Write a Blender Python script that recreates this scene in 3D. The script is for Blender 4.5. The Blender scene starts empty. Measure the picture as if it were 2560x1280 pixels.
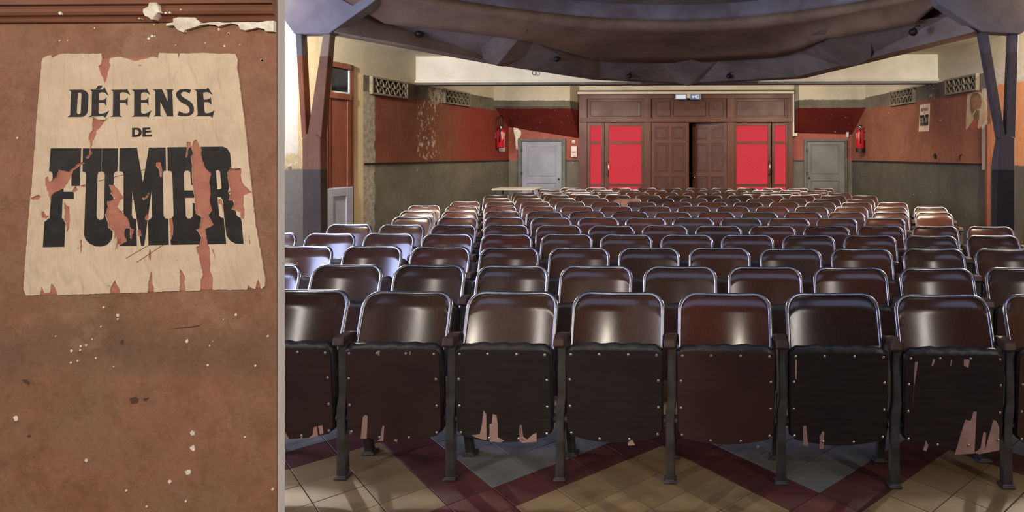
import bpy, bmesh, math, random
from math import sin, cos, tan, atan, atan2, pi, sqrt, radians
from mathutils import Vector, Matrix
from mathutils.geometry import tessellate_polygon
random.seed(7)
SC = bpy.context.scene
COL = SC.collection

# ------------------------------------------------------------------ camera
F = 1600.0; CX = 1711.0; CY = 385.0; YAW = 0.03; EYE = 1.54
cam_d = bpy.data.cameras.new('camera'); cam = bpy.data.objects.new('camera', cam_d); COL.objects.link(cam)
cam.location = (0, 0, EYE); cam.rotation_euler = (pi/2, 0, YAW)
cam_d.sensor_width = 36; cam_d.lens = F/2560*36
cam_d.shift_x = (1280-CX)/2560; cam_d.shift_y = (CY-640)/2560
cam_d.clip_start = 0.05; cam_d.clip_end = 100
SC.camera = cam
# ------------------------------------------------------------------ colour management, world, lights
SC.view_settings.view_transform = 'Standard'; SC.view_settings.look = 'None'
SC.view_settings.exposure = 0.0; SC.view_settings.gamma = 1.0; SC.view_settings.use_curve_mapping = False
W = bpy.data.worlds.new('world'); SC.world = W; W.use_nodes = True
W.node_tree.nodes['Background'].inputs[0].default_value = (0.75, 0.8, 1.0, 1)
W.node_tree.nodes['Background'].inputs[1].default_value = 0.05

def light(name, kind, loc, energy, color, target=None, **kw):
    d = bpy.data.lights.new(name, kind); d.energy = energy; d.color = color
    for k, v in kw.items(): setattr(d, k, v)
    o = bpy.data.objects.new(name, d); o.location = loc; COL.objects.link(o)
    if target is not None:
        o.rotation_euler = (Vector(target)-Vector(loc)).to_track_quat('-Z', 'Y').to_euler()
    return o
WARM = (1.0, 0.89, 0.73)
light('stage_light', 'AREA', (0.5, 0.0, 9.0), 190, (0.50, 0.62, 1.0), (0, 7.5, 3.2), shape='RECTANGLE', size=7.5, size_y=4.0)
light('side_daylight', 'AREA', (-5.6, 3.3, 1.7), 260, (0.50, 0.58, 1.0), (0.8, 9.8, 3.1), shape='RECTANGLE', size=1.6, size_y=1.8)
light('wall_lamp_left', 'POINT', (-5.0, 6.8, 3.0), 480, (1.0, 0.92, 0.80), shadow_soft_size=0.07)
light('wall_lamp_right', 'POINT', (4.1, 6.8, 3.0), 400, (1.0, 0.91, 0.79), shadow_soft_size=0.07)
light('front_lamp_left', 'AREA', (-4.6, -1.5, 3.2), 85, (1.0, 0.91, 0.82), (0, 5, 0.9), shape='RECTANGLE', size=0.22, size_y=2.6)
light('front_lamp_right', 'AREA', (4.3, -1.5, 3.2), 85, (1.0, 0.91, 0.82), (0, 5, 0.9), shape='RECTANGLE', size=0.22, size_y=2.6)
light('rear_lamp_left', 'AREA', (-2.6, 11.5, 3.0), 62, WARM, (-2.6, 13.6, 1.6), shape='RECTANGLE', size=1.2, size_y=0.15)
light('rear_lamp_right', 'AREA', (1.7, 11.5, 3.0), 62, WARM, (1.7, 13.6, 1.6), shape='RECTANGLE', size=1.2, size_y=0.15)
light('poster_lamp', 'SPOT', (-0.45, -0.75, 2.25), 104, (1.0, 0.89, 0.75), (-0.95, 1.2, 1.42), spot_size=radians(58), spot_blend=0.8, shadow_soft_size=0.05)

# ------------------------------------------------------------------ pixel helpers (photo frame 2560 x 1280)
def slope(px): return tan(atan((px-CX)/F)-YAW)
def at(px, py, Y):
    X = slope(px)*Y
    return Vector((X, Y, EYE+(CY-py)/F*(Y*cos(YAW)-X*sin(YAW))))
def px_of(X, Y): return CX+F*tan(atan2(X, Y)+YAW)

YB = 14.6
LC = at(1272, 385, YB); RC = at(2130, 385, YB)
def norm2(x, y): l = sqrt(x*x+y*y); return (x/l, y/l)
ml = slope(1995); mr = slope(1484)
UL = norm2(-ml, -1.0)      # left wall: local x runs towards the camera, local y into the hall
UR = norm2(mr, 1.0)        # right wall: local x runs away from the camera, local y into the hall
AL = atan2(UL[1], UL[0]); AR = atan2(UR[1], UR[0])
def on(C, U, px, py):
    t = slope(px); s = (t*C.y-C.x)/(U[0]-t*U[1])
    Y = C.y+s*U[1]; return (s, at(px, py, Y).z)
def wl(px, py): return on(LC, UL, px, py)
def wr(px, py): return on(RC, UR, px, py)

# ------------------------------------------------------------------ materials
def lin(c):
    r = []
    for v in c[:3]:
        v /= 255.0
        r.append(v/12.92 if v <= 0.04045 else ((v+0.055)/1.055)**2.4)
    return (r[0], r[1], r[2], 1.0)
class NT:
    def __init__(s, name):
        s.m = bpy.data.materials.new(name); s.m.use_nodes = True; s.t = s.m.node_tree
        s.b = s.t.nodes['Principled BSDF']; s._tc = None
    def n(s, typ, ins=None, **kw):
        nd = s.t.nodes.new(typ)
        for k, v in kw.items(): setattr(nd, k, v)
        for k, v in (ins or {}).items(): s.set(nd.inputs[k], v)
        return nd
    def set(s, inp, v):
        if hasattr(v, 'is_output') or isinstance(v, bpy.types.NodeSocket): s.t.links.new(v, inp)
        else: inp.default_value = v
    def co(s):
        if not s._tc: s._tc = s.n('ShaderNodeTexCoord')
        return s._tc.outputs['Object']
    def math(s, op, a, b=0.0, c=None):
        nd = s.n('ShaderNodeMath', operation=op); s.set(nd.inputs[0], a); s.set(nd.inputs[1], b)
        if c is not None: s.set(nd.inputs[2], c)
        return nd.outputs[0]
    def noise(s, scale, detail=4, rough=0.6, stretch=(1, 1, 1), off=(0, 0, 0), vec=None):
        mp = s.n('ShaderNodeMapping', {'Vector': vec or s.co(), 'Scale': stretch, 'Location': off})
        nd = s.n('ShaderNodeTexNoise', {'Vector': mp.outputs[0], 'Scale': scale, 'Detail': detail, 'Roughness': rough})
        return nd.outputs[0]
    def step(s, v, a, b):
        nd = s.n('ShaderNodeMapRange', interpolation_type='SMOOTHSTEP'); s.set(nd.inputs[0], v)
        s.set(nd.inputs[1], a); s.set(nd.inputs[2], b); return nd.outputs[0]
    def mix(s, f, a, b, blend='MIX'):
        nd = s.n('ShaderNodeMix', data_type='RGBA', blend_type=blend); s.set(nd.inputs[0], f)
        s.set(nd.inputs[6], a); s.set(nd.inputs[7], b); return nd.outputs[2]
    def bump(s, h, strength=0.3, dist=0.01):
        nd = s.n('ShaderNodeBump', {'Height': h, 'Strength': strength, 'Distance': dist}); s.set(s.b.inputs['Normal'], nd.outputs[0])
    def out(s, color, rough=0.6, metal=0.0, spec=0.5):
        s.set(s.b.inputs['Base Color'], color); s.set(s.b.inputs['Roughness'], rough); s.b.inputs['Metallic'].default_value = metal
        s.b.inputs['Specular IOR Level'].default_value = spec
        return s.m
def paint(name, c1, c2, scale=3, rough=0.7, metal=0.0, bump=0.15, bscale=60, spec=0.4, stretch=(1, 1, 1)):
    k = NT(name); f = k.step(k.noise(scale, 5, 0.65, stretch), 0.35, 0.65)
    if bump: k.bump(k.noise(bscale, 3), bump, 0.004)
    return k.out(k.mix(f, lin(c1), lin(c2)), rough, metal, spec)
def wood(name, c1, c2, rough=0.45, along='z', rnd=True, c3=None, spec=0.5, grain=9):
    k = NT(name); st = {'z': (8, 8, 0.6), 'x': (0.6, 8, 8), 'y': (8, 0.6, 8)}[along]
    oi = k.n('ShaderNodeObjectInfo')
    off = k.n('ShaderNodeCombineXYZ', {0: k.math('MULTIPLY', oi.outputs['Random'], 37.0), 1: 0.0, 2: k.math('MULTIPLY', oi.outputs['Random'], 11.0)})
    mp = k.n('ShaderNodeVectorMath', operation='ADD'); k.set(mp.inputs[0], k.co()); k.set(mp.inputs[1], off.outputs[0])
    g = k.noise(grain, 5, 0.7, st, vec=mp.outputs[0]); bl = k.noise(3.0, 3, 0.5, vec=mp.outputs[0])
    c = k.mix(k.step(g, 0.3, 0.7), lin(c1), lin(c2))
    if c3 and rnd:
        cr = k.n('ShaderNodeValToRGB'); k.set(cr.inputs[0], oi.outputs['Random']); e = cr.color_ramp.elements
        e[0].position = 0; e[0].color = lin(c3[0]); e[1].position = 1; e[1].color = lin(c3[-1])
        for i, cc in enumerate(c3[1:-1]):
            x = e.new((i+1)/(len(c3)-1)); x.color = lin(cc)
        c = k.mix(0.62, c, cr.outputs[0])
    c = k.mix(k.math('MULTIPLY', k.step(bl, 0.45, 0.75), 0.45), c, lin([v*0.55 for v in c1]))
    k.bump(g, 0.05, 0.002)
    rr = k.math('ADD', k.math('MULTIPLY', bl, 0.22), rough-0.1)
    return k.out(c, rr, 0, spec)
def flat(name, c, rough=0.5, metal=0.0, emit=0.0, spec=0.5, var=0.08):
    k = NT(name); nn = k.noise(25, 3)
    col = k.mix(k.step(nn, 0.3, 0.7), lin([v*(1-var) for v in c]), lin(c))
    if emit:
        k.set(k.b.inputs['Emission Color'], col); k.b.inputs['Emission Strength'].default_value = emit
        return k.out((0.01, 0.01, 0.01, 1), rough, metal, spec)
    return k.out(col, rough, metal, spec)

CREAM = (212, 202, 176); RUST = (146, 86, 64); DADO = (128, 122, 106); BAND = (126, 118, 102)
def wallpaint(name, marks=(), red=RUST, red2=(126, 72, 56), redx=None, cream=CREAM, zoff=0.0, band=(2.50, 2.755), dado=DADO, chips=1.0):
    """old distemper in bands: dado, rust, grey band, cream; marks = (x0,x1,z0,z1,colour,colour2,edge_noise,cover)"""
    k = NT(name); sx = k.n('ShaderNodeSeparateXYZ', {0: k.co()}); x, z = sx.outputs[0], sx.outputs[2]
    if zoff: z = k.math('ADD', z, zoff)
    wob = k.math('MULTIPLY', k.math('SUBTRACT', k.noise(9, 4), 0.5), 0.05)
    zw = k.math('ADD', z, wob)
    mot = k.step(k.noise(1.6, 6, 0.7), 0.33, 0.68); fine = k.noise(14, 5, 0.7)
    drip = k.step(k.noise(5, 4, 0.6, (6, 6, 0.5)), 0.45, 0.75)
    cr = k.mix(mot, lin([v*0.93 for v in cream]), lin(cream))
    rd = k.mix(mot, lin(red2), lin(red))
    if redx is not None: rd = k.mix(k.step(x, redx[0], redx[1]), rd, lin(redx[2]))
    rd = k.mix(k.math('MULTIPLY', drip, 0.35), rd, lin([v*0.62 for v in red2]))
    bd = k.mix(mot, lin([v*0.75 for v in BAND]), lin(BAND))
    dd = k.mix(mot, lin([v*0.85 for v in dado]), lin(dado)); dd = k.mix(k.math('MULTIPLY', drip, 0.3), dd, lin([v*0.65 for v in dado]))
    c = k.mix(k.step(z, 1.377, 1.383), dd, rd)
    if band: c = k.mix(k.step(zw, band[0]-0.004, band[0]+0.004), c, bd)
    zt = band[1] if band else 2.56
    c = k.mix(k.step(zw, zt-0.004, zt+0.004), c, cr)
    # flaked spots showing white plaster
    fl = k.math('MULTIPLY', k.step(k.noise(13, 3, 0.55), 0.70, 0.73), k.step(k.math('SUBTRACT', zt, z), 0.0, 0.03))
    c = k.mix(k.math('MULTIPLY', fl, chips), c, lin((205, 190, 165)))
    for (x0, x1, z0, z1, ca, cb, ed, cov) in marks:
        n1 = k.math('MULTIPLY', k.math('SUBTRACT', k.noise(7, 5, 0.65, off=(x0*3, 0, z0)), 0.5), ed)
        xx = k.math('ADD', x, n1); z2 = k.math('ADD', z, k.math('MULTIPLY', n1, 0.8))
        m = k.math('MULTIPLY', k.step(xx, x0-0.008, x0+0.008), k.step(xx, x1+0.008, x1-0.008))
        m = k.math('MULTIPLY', m, k.math('MULTIPLY', k.step(z2, z0-0.01, z0+0.01), k.step(z2, z1+0.01, z1-0.01)))
        if cov < 1: m = k.math('MULTIPLY', m, k.step(k.noise(9, 8, 0.75, (1.3, 1, 0.8), off=(1, 2, 3)), 0.70-0.3*cov, 0.73-0.3*cov))
        c = k.mix(m, c, k.mix(k.step(fine, 0.35, 0.65), lin(ca), lin(cb)))
    c = k.mix(0.4, c, k.mix(fine, (0.45, 0.45, 0.45, 1), (1, 1, 1, 1)), 'MULTIPLY')
    k.bump(k.noise(22, 6, 0.7), 0.25, 0.01)
    return k.out(c, 0.85, 0, 0.25)

s885 = wl(884, 385)[0]; s905 = wl(908, 385)[0]; s937 = wl(937, 385)[0]
sL = lambda p: wl(p, 385)[0]
sR = lambda p: wr(p, 385)[0]
M = {}
M['wall_left'] = wallpaint('wall_left_paint', [
    (s937, s905+0.02, 0.0, 2.50, (150, 140, 122), (186, 178, 162), 0.14, 1),
    (s905, s885+0.02, 0.0, 2.80, (226, 208, 166), (214, 196, 152), 0.02, 1),
    (sL(1090), sL(1042), 1.45, 2.50, (212, 196, 172), (196, 172, 148), 0.3, 0.55),
    (sL(1066), sL(1012), 2.50, 2.72, (92, 86, 72), (104, 96, 82), 0.12, 1),
    (sL(1105), sL(1072), 2.45, 2.74, (200, 186, 160), (160, 148, 128), 0.1, 0.8),
    (sL(797), sL(797)+5, 1.38, 5.0, (214, 200, 168), (206, 184, 148), 0.1, 1),
    (sL(745), sL(745)+4, 1.38, 5.0, (210, 212, 220), (220, 220, 222), 0.1, 1),  # bluish white puts the strong light on this stretch into the paint
    (sL(797), sL(797)+5, 1.30, 1.55, (206, 192, 150), (180, 172, 150), 0.2, 0.8),
    (sL(797), sL(797)+5, 0, 1.34, (124, 126, 134), (112, 114, 122), 0.05, 1)],  # dado tinted blue-grey here to carry the bluish lamp light
    redx=(sL(1090), sL(1190), (140, 60, 50)), red=(140, 92, 70))
M['wall_right'] = wallpaint('wall_right_paint', [
    (sR(2468), sR(2455), 1.3, 2.52, (216, 204, 176), (196, 184, 156), 0.08, 1),
    (sR(2350), sR(2322), 2.45, 2.75, (120, 112, 98), (200, 186, 160), 0.05, 0.5),
    (sR(2477)-5, sR(2477), 1.38, 2.56, (214, 150, 102), (202, 134, 90), 0.05, 1),  # brighter orange paints in the lamp light behind the pillar
    (sR(2477)-5, sR(2477), 2.54, 2.80, (214, 206, 190), (186, 174, 152), 0.1, 1)],
    red=(158, 104, 80), red2=(138, 88, 68), dado=(106, 100, 88))
M['wall_back'] = wallpaint('wall_back_paint', red=(176, 104, 90), red2=(160, 92, 78), band=None)
M['pillar'] = wallpaint('pillar_paint', band=None, red=(132, 90, 62), red2=(110, 76, 54), cream=(146, 124, 100), dado=(82, 70, 58), chips=0.2)
M['pillar_rust'] = wallpaint('pillar_rust_paint', band=None, red=(150, 92, 58), red2=(122, 72, 48), cream=(110, 104, 100), dado=(70, 66, 66), chips=0.3)
M['pillar_dark'] = wallpaint('pillar_dark_paint', band=None, red=(98, 90, 94), red2=(84, 78, 80), cream=(104, 100, 106), dado=(54, 51, 54), chips=0.2)
M['bulk'] = wallpaint('bulkhead_paint', red=(112, 36, 24), red2=(98, 30, 20), band=(2.545, 2.72))  # underside red darkened to hold the shade of the downward face
M['cream'] = paint('cream_distemper', (206, 198, 174), (222, 214, 192), 1.5, 0.85, bump=0.2, bscale=18)
M['beam_white'] = paint('lintel_distemper', (204, 198, 178), (222, 216, 198), 1.2, 0.8, bump=0.15, bscale=10)
M['soffit'] = paint('soffit_plaster', (146, 122, 98), (116, 96, 76), 1.1, 0.9, bump=0.3, bscale=14)
M['fascia'] = paint('fascia_plaster', (146, 134, 126), (112, 101, 93), 0.9, 0.9, bump=0.3, bscale=12)
M['parapet'] = paint('parapet_plaster', (136, 132, 136), (104, 94, 92), 1.0, 0.9, bump=0.3, bscale=12)
M['capital'] = paint('capital_plaster', (126, 122, 126), (104, 100, 102), 1.0, 0.9, bump=0.2, bscale=12)
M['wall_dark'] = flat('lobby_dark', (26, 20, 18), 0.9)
M['black_rail'] = flat('black_rail_paint', (36, 30, 26), 0.6)
M['plaster_white'] = paint('bare_plaster', (250, 242, 226), (220, 206, 184), 36, 0.9, bump=0.6, bscale=80)
M['plaster_edge'] = paint('white_wall_end', (248, 247, 245), (240, 238, 234), 6, 0.85, bump=0.1)
M['oak'] = wood('portal_oak', (110, 58, 31), (76, 39, 21), 0.5)
M['oak_x'] = wood('portal_oak_rail', (110, 58, 31), (78, 40, 22), 0.5, 'x')
M['oak_dark'] = wood('portal_oak_panel', (98, 52, 28), (66, 35, 19), 0.5)
M['red_glass'] = flat('backlit_red_glass', (212, 50, 62), 0.7, emit=0.95, spec=0.1, var=0.06)
M['grey_door'] = paint('grey_door_paint', (160, 162, 172), (144, 146, 154), 2, 0.5, bump=0.1, bscale=20)
M['grey_door_dark'] = paint('grey_frame_paint', (112, 110, 100), (94, 92, 84), 3, 0.6, bump=0.1)
M['rust_door'] = wood('rust_door_paint', (134, 76, 58), (108, 60, 46), 0.5)
M['brown_frame'] = wood('brown_frame_paint', (140, 84, 58), (112, 64, 44), 0.5)
M['steel'] = flat('brushed_steel', (190, 188, 184), 0.3, 1.0)
M['dark_glass'] = flat('night_glass', (26, 30, 44), 0.08, spec=0.6)
M['white_frame'] = flat('white_paint', (214, 220, 230), 0.5)
M['concrete'] = paint('grille_concrete', (146, 136, 114), (112, 102, 84), 8, 0.9, bump=0.4, bscale=40)
M['grille_back'] = flat('grille_shade', (42, 36, 30), 0.95)
M['red_enamel'] = flat('red_enamel', (196, 34, 42), 0.3)
M['rubber'] = flat('black_rubber', (24, 20, 18), 0.5)
M['label_cream'] = flat('cream_label', (226, 206, 170), 0.6)
M['label_white'] = flat('white_label', (214, 214, 212), 0.6)
M['label_blue'] = flat('blue_grey_print', (104, 112, 140), 0.6)
M['sign_light'] = flat('lit_white_diffuser', (226, 228, 236), 0.4, emit=0.9, var=0.03)
M['sign_blue'] = flat('lit_blue_sign', (92, 104, 152), 0.4, emit=0.9, var=0.05)
M['sign_case'] = flat('sign_casing', (150, 150, 165), 0.5)
M['plastic_white'] = flat('cream_plastic', (232, 220, 196), 0.4)
M['table_white'] = flat('white_laminate', (222, 212, 190), 0.4)
M['iron'] = paint('cast_iron_paint', (92, 88, 86), (66, 60, 57), 5, 0.5, 0.3, bump=0.25, bscale=40)
M['chrome'] = flat('chromed_rim', (158, 158, 166), 0.30, 1.0, var=0.15)
M['rivet'] = flat('zinc_rivet', (190, 186, 180), 0.35, 0.9)
M['leather'] = paint('black_leathercloth', (38, 34, 33), (58, 52, 49), 14, 0.42, bump=0.5, bscale=30)
M['arm_wood'] = wood('armrest_wood', (92, 62, 48), (62, 40, 32), 0.5, 'y')
M['back_ply'] = wood('backrest_plywood', (92, 58, 40), (66, 42, 32), 0.19, 'z', True, [(58, 38, 28), (88, 52, 35), (62, 54, 46), (94, 54, 38), (48, 36, 30), (82, 60, 45), (90, 44, 33), (70, 47, 34)], 0.5)
M['back_pale'] = wood('bare_backrest_plywood', (176, 128, 98), (150, 104, 78), 0.4)
M['seat_ply'] = wood('seat_underside_plywood', (74, 46, 38), (56, 36, 31), 0.6, 'x', True, [(82, 52, 43), (56, 42, 38), (92, 56, 45), (48, 38, 36)], 0.3)
M['seat_ply_black'] = wood('seat_underside_black', (52, 42, 39), (42, 34, 32), 0.6, 'x', spec=0.3)
M['veneer_pale'] = paint('torn_veneer_core', (196, 156, 142), (176, 138, 122), 8, 0.8)
M['tile_ochre'] = paint('ochre_cement_tile', (142, 116, 80), (120, 97, 64), 2.5, 0.5, bump=0.1)
M['tile_red'] = paint('oxblood_cement_tile', (98, 50, 44), (78, 40, 36), 2.5, 0.5, bump=0.1)
M['tile_grey'] = paint('grey_cement_tile', (134, 130, 122), (112, 108, 102), 2.5, 0.5, bump=0.1)
M['floor'] = paint('cement_floor', (92, 74, 62), (74, 58, 50), 2, 0.8, bump=0.2)

# ------------------------------------------------------------------ mesh helpers
class G:
    def __init__(s): s.v = []; s.f = []
    def add(s, vs, fs):
        b = len(s.v); s.v += [tuple(p) for p in vs]; s.f += [tuple(b+i for i in f) for f in fs]; return s
    def box(s, x0, x1, y0, y1, z0, z1):
        return s.add([(x, y, z) for x in (x0, x1) for y in (y0, y1) for z in (z0, z1)],
                     [(0, 1, 3, 2), (4, 6, 7, 5), (0, 4, 5, 1), (2, 3, 7, 6), (0, 2, 6, 4), (1, 5, 7, 3)])
    def hexa(s, a, b):     # two quads (4 points each) joined into a solid
        return s.add(list(a)+list(b), [(3, 2, 1, 0), (4, 5, 6, 7)]+[(i, (i+1) % 4, (i+1) % 4+4, i+4) for i in range(4)])
    def tube(s, pts, r, n=8, closed=False):
        pts = [Vector(p) for p in pts]; m = len(pts); rs = r if isinstance(r, (list, tuple)) else [r]*m
        b = len(s.v); up = None
        for i, p in enumerate(pts):
            if closed: d = pts[(i+1) % m]-pts[i-1]
            else: d = pts[min(i+1, m-1)]-pts[max(i-1, 0)]
            d.normalize()
            if up is None: up = Vector((0, 0, 1)) if abs(d.z) < 0.9 else Vector((1, 0, 0))
            a = d.cross(up).normalized(); up2 = a.cross(d).normalized(); up = up2
            for j in range(n):
                w = 2*pi*j/n; s.v.append(tuple(p+(a*cos(w)+up2*sin(w))*rs[i]))
        for i in range(m if closed else m-1):
            i2 = (i+1) % m
            for j in range(n): s.f.append((b+i*n+j, b+i*n+(j+1) % n, b+i2*n+(j+1) % n, b+i2*n+j))
        if not closed:
            s.f.append(tuple(b+j for j in range(n))[::-1]); s.f.append(tuple(b+(m-1)*n+j for j in range(n)))
        return s
    def lathe(s, prof, c=(0, 0, 0), n=20):
        b = len(s.v); m = len(prof)
        for (r, z) in prof:
            for j in range(n): s.v.append((c[0]+r*cos(2*pi*j/n), c[1]+r*sin(2*pi*j/n), c[2]+z))
        for i in range(m-1):
            for j in range(n): s.f.append((b+i*n+j, b+i*n+(j+1) % n, b+(i+1)*n+(j+1) % n, b+(i+1)*n+j))
        s.f.append(tuple(b+j for j in range(n))[::-1]); s.f.append(tuple(b+(m-1)*n+j for j in range(n)))
        return s
    def prism(s, pts, place, d0, d1, holes=()):
        loops = [list(pts)]+[list(h) for h in holes]
        flatp = [p for l in loops for p in l]; n = len(flatp)
        tris = tessellate_polygon([[Vector((p[0], p[1], 0)) for p in l] for l in loops])
        b = len(s.v)
        for d in (d0, d1):
            for p in flatp: s.v.append(tuple(place(p[0], p[1], d)))
        for t in tris:
            s.f.append((b+t[0], b+t[1], b+t[2])); s.f.append((b+n+t[2], b+n+t[1], b+n+t[0]))
        o = 0
        for l in loops:
            k = len(l)
            for i in range(k):
                j = (i+1) % k; s.f.append((b+o+i, b+o+j, b+n+o+j, b+n+o+i))
            o += k
        return s
    def mesh(s, name, bevel=0, smooth=False, seg=1, merge=False):
        me = bpy.data.meshes.new(name); bm = bmesh.new()
        vs = [bm.verts.new(p) for p in s.v]
        for f in s.f:
            try: bm.faces.new([vs[i] for i in f])
            except ValueError: pass
        if merge: bmesh.ops.remove_doubles(bm, verts=bm.verts, dist=1e-5)
        bmesh.ops.recalc_face_normals(bm, faces=bm.faces)
        if bevel:
            es = [e for e in bm.edges if len(e.link_faces) == 2 and e.calc_face_angle(0) > 0.6]
            bmesh.ops.bevel(bm, geom=es, offset=bevel, segments=seg, affect='EDGES', profile=0.5, clamp_overlap=True)
        if smooth:
            for f in bm.faces: f.smooth = True
        bm.to_mesh(me); bm.free(); return me
    def build(s, name, m, parent=None, bevel=0, smooth=False, seg=1, merge=False, loc=None, rot=None):
        return link(name, s.mesh(name, bevel, smooth, seg, merge), m, parent, loc, rot)
def link(name, me, m, parent=None, loc=None, rot=None):
    if m is not None and not me.materials: me.materials.append(M[m] if isinstance(m, str) else m)
    o = bpy.data.objects.new(name, me); COL.objects.link(o)
    if parent: o.parent = parent
    if loc is not None: o.location = loc
    if rot is not None: o.rotation_euler = rot
    return o
def tag(o, label=None, cat=None, group=None, kind=None):
    if label: o['label'] = label
    if cat: o['category'] = cat
    if group: o['group'] = group
    if kind: o['kind'] = kind
    return o
def empty(name, loc=(0, 0, 0), rz=0.0, label=None, cat=None, group=None, kind=None):
    o = bpy.data.objects.new(name, None); o.location = loc; o.rotation_euler = (0, 0, rz); COL.objects.link(o)
    o.empty_display_size = 0.1
    return tag(o, label, cat, group, kind)
def copy_tree(o, parent=None):
    c = o.copy(); COL.objects.link(c); c.parent = parent
    for ch in list(o.children): copy_tree(ch, c)
    return c
def leftX(Y): return LC.x+(YB-Y)*(-ml)
def rightX(Y): return RC.x+(YB-Y)*(-mr)
LROT = (0, 0, AL); RROT = (0, 0, AR)
LLOC = (LC.x, LC.y, 0); RLOC = (RC.x, RC.y, 0)

# ------------------------------------------------------------------ room shell
SLEN = 15.6
fl = empty('floor', (0, 0, 0), 0, 'cement tiled floor of the cinema hall under the seats', 'floor', kind='structure')
G().box(-8, 7, -3, 18, -0.2, -0.012).build('subfloor', 'floor', fl)
TT = 0.30; A0 = 1.65; B0 = -3.90
def tile_kind(i, j):
    ca, ra = divmod(i, 5); cb, rb = divmod(j, 5)
    if ra == 0 or rb == 0: return 'tile_red'
    return 'tile_ochre' if (ca+cb) % 2 == 0 else 'tile_grey'
def tile_corners(i, j, g=0.0025):
    a0, a1 = A0+i*TT+g, A0+(i+1)*TT-g; b0, b1 = B0+j*TT+g, B0+(j+1)*TT-g
    return [((a+b)/2, (a-b)/2) for a, b in ((a0, b0), (a1, b0), (a1, b1), (a0, b1))]
tile_me = {}
rest = {'tile_red': G(), 'tile_ochre': G(), 'tile_grey': G()}
for i in range(-22, 40):
    for j in range(-26, 26):
        cs = tile_corners(i, j); cx = sum(c[0] for c in cs)/4; cy = sum(c[1] for c in cs)/4
        if not (-5.2 < cx < 4.4 and 1.6 < cy < 8): continue
        kind = tile_kind(i, j)
        if cy < 3.75 and 2.45 < cy and 660 < px_of(cx, cy) < 2640:
            if kind not in tile_me:
                pts = [(c[0]-cx, c[1]-cy) for c in cs]
                tile_me[kind] = G().prism(pts, lambda u, v, d: (u, v, d), -0.012, 0.0).mesh('floor_tile', 0.0012)
            link('floor_tile', tile_me[kind], kind, fl, (cx, cy, random.uniform(-0.0006, 0.0006)))
        else:
            rest[kind].prism(cs, lambda u, v, d: (u, v, d), -0.012, 0.0)
for kk, g in rest.items(): tag(g.build('floor_tiling', kk, fl), kind='stuff')

wL = G().box(0, SLEN, -0.25, 0, 0, 6).build('wall_left', 'wall_left', loc=LLOC, rot=LROT)
tag(wL, 'left hall wall painted grey, rust red, grey band and cream with peeling plaster', 'wall', kind='structure')
wR = G().box(-SLEN, 0, -0.25, 0, 0, 6).build('wall_right', 'wall_right', loc=RLOC, rot=RROT)
tag(wR, 'right hall wall painted grey, rust orange, grey band and cream', 'wall', kind='structure')
XP0 = at(1448, 385, 14.5).x; XP1 = at(1982, 385, 14.5).x
ZPT = at(1715, 226, 14.5).z
XM0 = at(1626, 385, 14.5).x; XM1 = at(1820, 385, 14.5).x
ZD = at(1720, 305, 14.5).z
wB = empty('wall_back', (0, 0, 0), 0, 'back hall wall, cream above pinkish red above grey, around the wooden doors', 'wall', kind='structure')
G().box(LC.x-0.6, XP0, YB, YB+0.2, 0, 3.3).build('wall_segment', 'wall_back', wB)
G().box(XP1, RC.x+0.6, YB, YB+0.2, 0, 3.3).build('wall_segment', 'wall_back', wB)
G().box(XP0, XP1, YB, YB+0.2, ZD, 3.3).build('wall_segment', 'cream', wB)
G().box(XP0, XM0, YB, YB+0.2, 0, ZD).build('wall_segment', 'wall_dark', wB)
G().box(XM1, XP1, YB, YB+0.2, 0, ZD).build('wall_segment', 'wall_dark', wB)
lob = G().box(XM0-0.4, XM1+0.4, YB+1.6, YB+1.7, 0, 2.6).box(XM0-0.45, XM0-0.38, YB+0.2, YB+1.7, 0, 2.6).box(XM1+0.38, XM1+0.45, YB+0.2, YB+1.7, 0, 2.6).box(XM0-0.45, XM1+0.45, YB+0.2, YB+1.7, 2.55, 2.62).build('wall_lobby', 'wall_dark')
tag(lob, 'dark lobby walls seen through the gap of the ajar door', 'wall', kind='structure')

# torn plaster beside the left grey door
def ztr(pts, ox, oy, s): return [(ox+p[0]/s, oy+p[1]/s) for p in pts]
YW = YB-0.004
def back_place(u, v, d): p = at(u, v, YB); return (p.x, YB-d, p.z)
G().prism(ztr([(885, 345), (920, 300), (990, 290), (1030, 340), (980, 360), (1040, 480), (1090, 490), (1100, 600), (1050, 690), (1015, 700), (1015, 1000), (970, 990), (945, 860), (940, 690), (915, 600), (890, 450)], 1200, 280, 10.667), back_place, 0.0, 0.006).build('plaster_patch', 'plaster_white', wB)

# dado rails
tr = G().box(0, s905-0.02, -0.005, 0.015, 1.372, 1.402).build('trim_1', 'black_rail', loc=LLOC, rot=LROT)
tag(tr, 'black dado line along the left wall', 'trim', kind='structure')
tr = G().box(sR(2455), 0, -0.005, 0.015, 1.368, 1.398).build('trim_2', 'black_rail', loc=RLOC, rot=RROT)
tag(tr, 'black dado line along the right wall', 'trim', kind='structure')
tr = empty('trim_3', (0, 0, 0), 0, 'short black dado lines on the back wall beside the grey doors', 'trim', kind='structure')
for a, b in ((1415, 1460), (1984, 2010)):
    G().box(at(a, 0, YB).x, at(b, 0, YB).x, YB-0.015, YB+0.005, 1.37, 1.40).build('rail', 'black_rail', tr)

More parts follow.
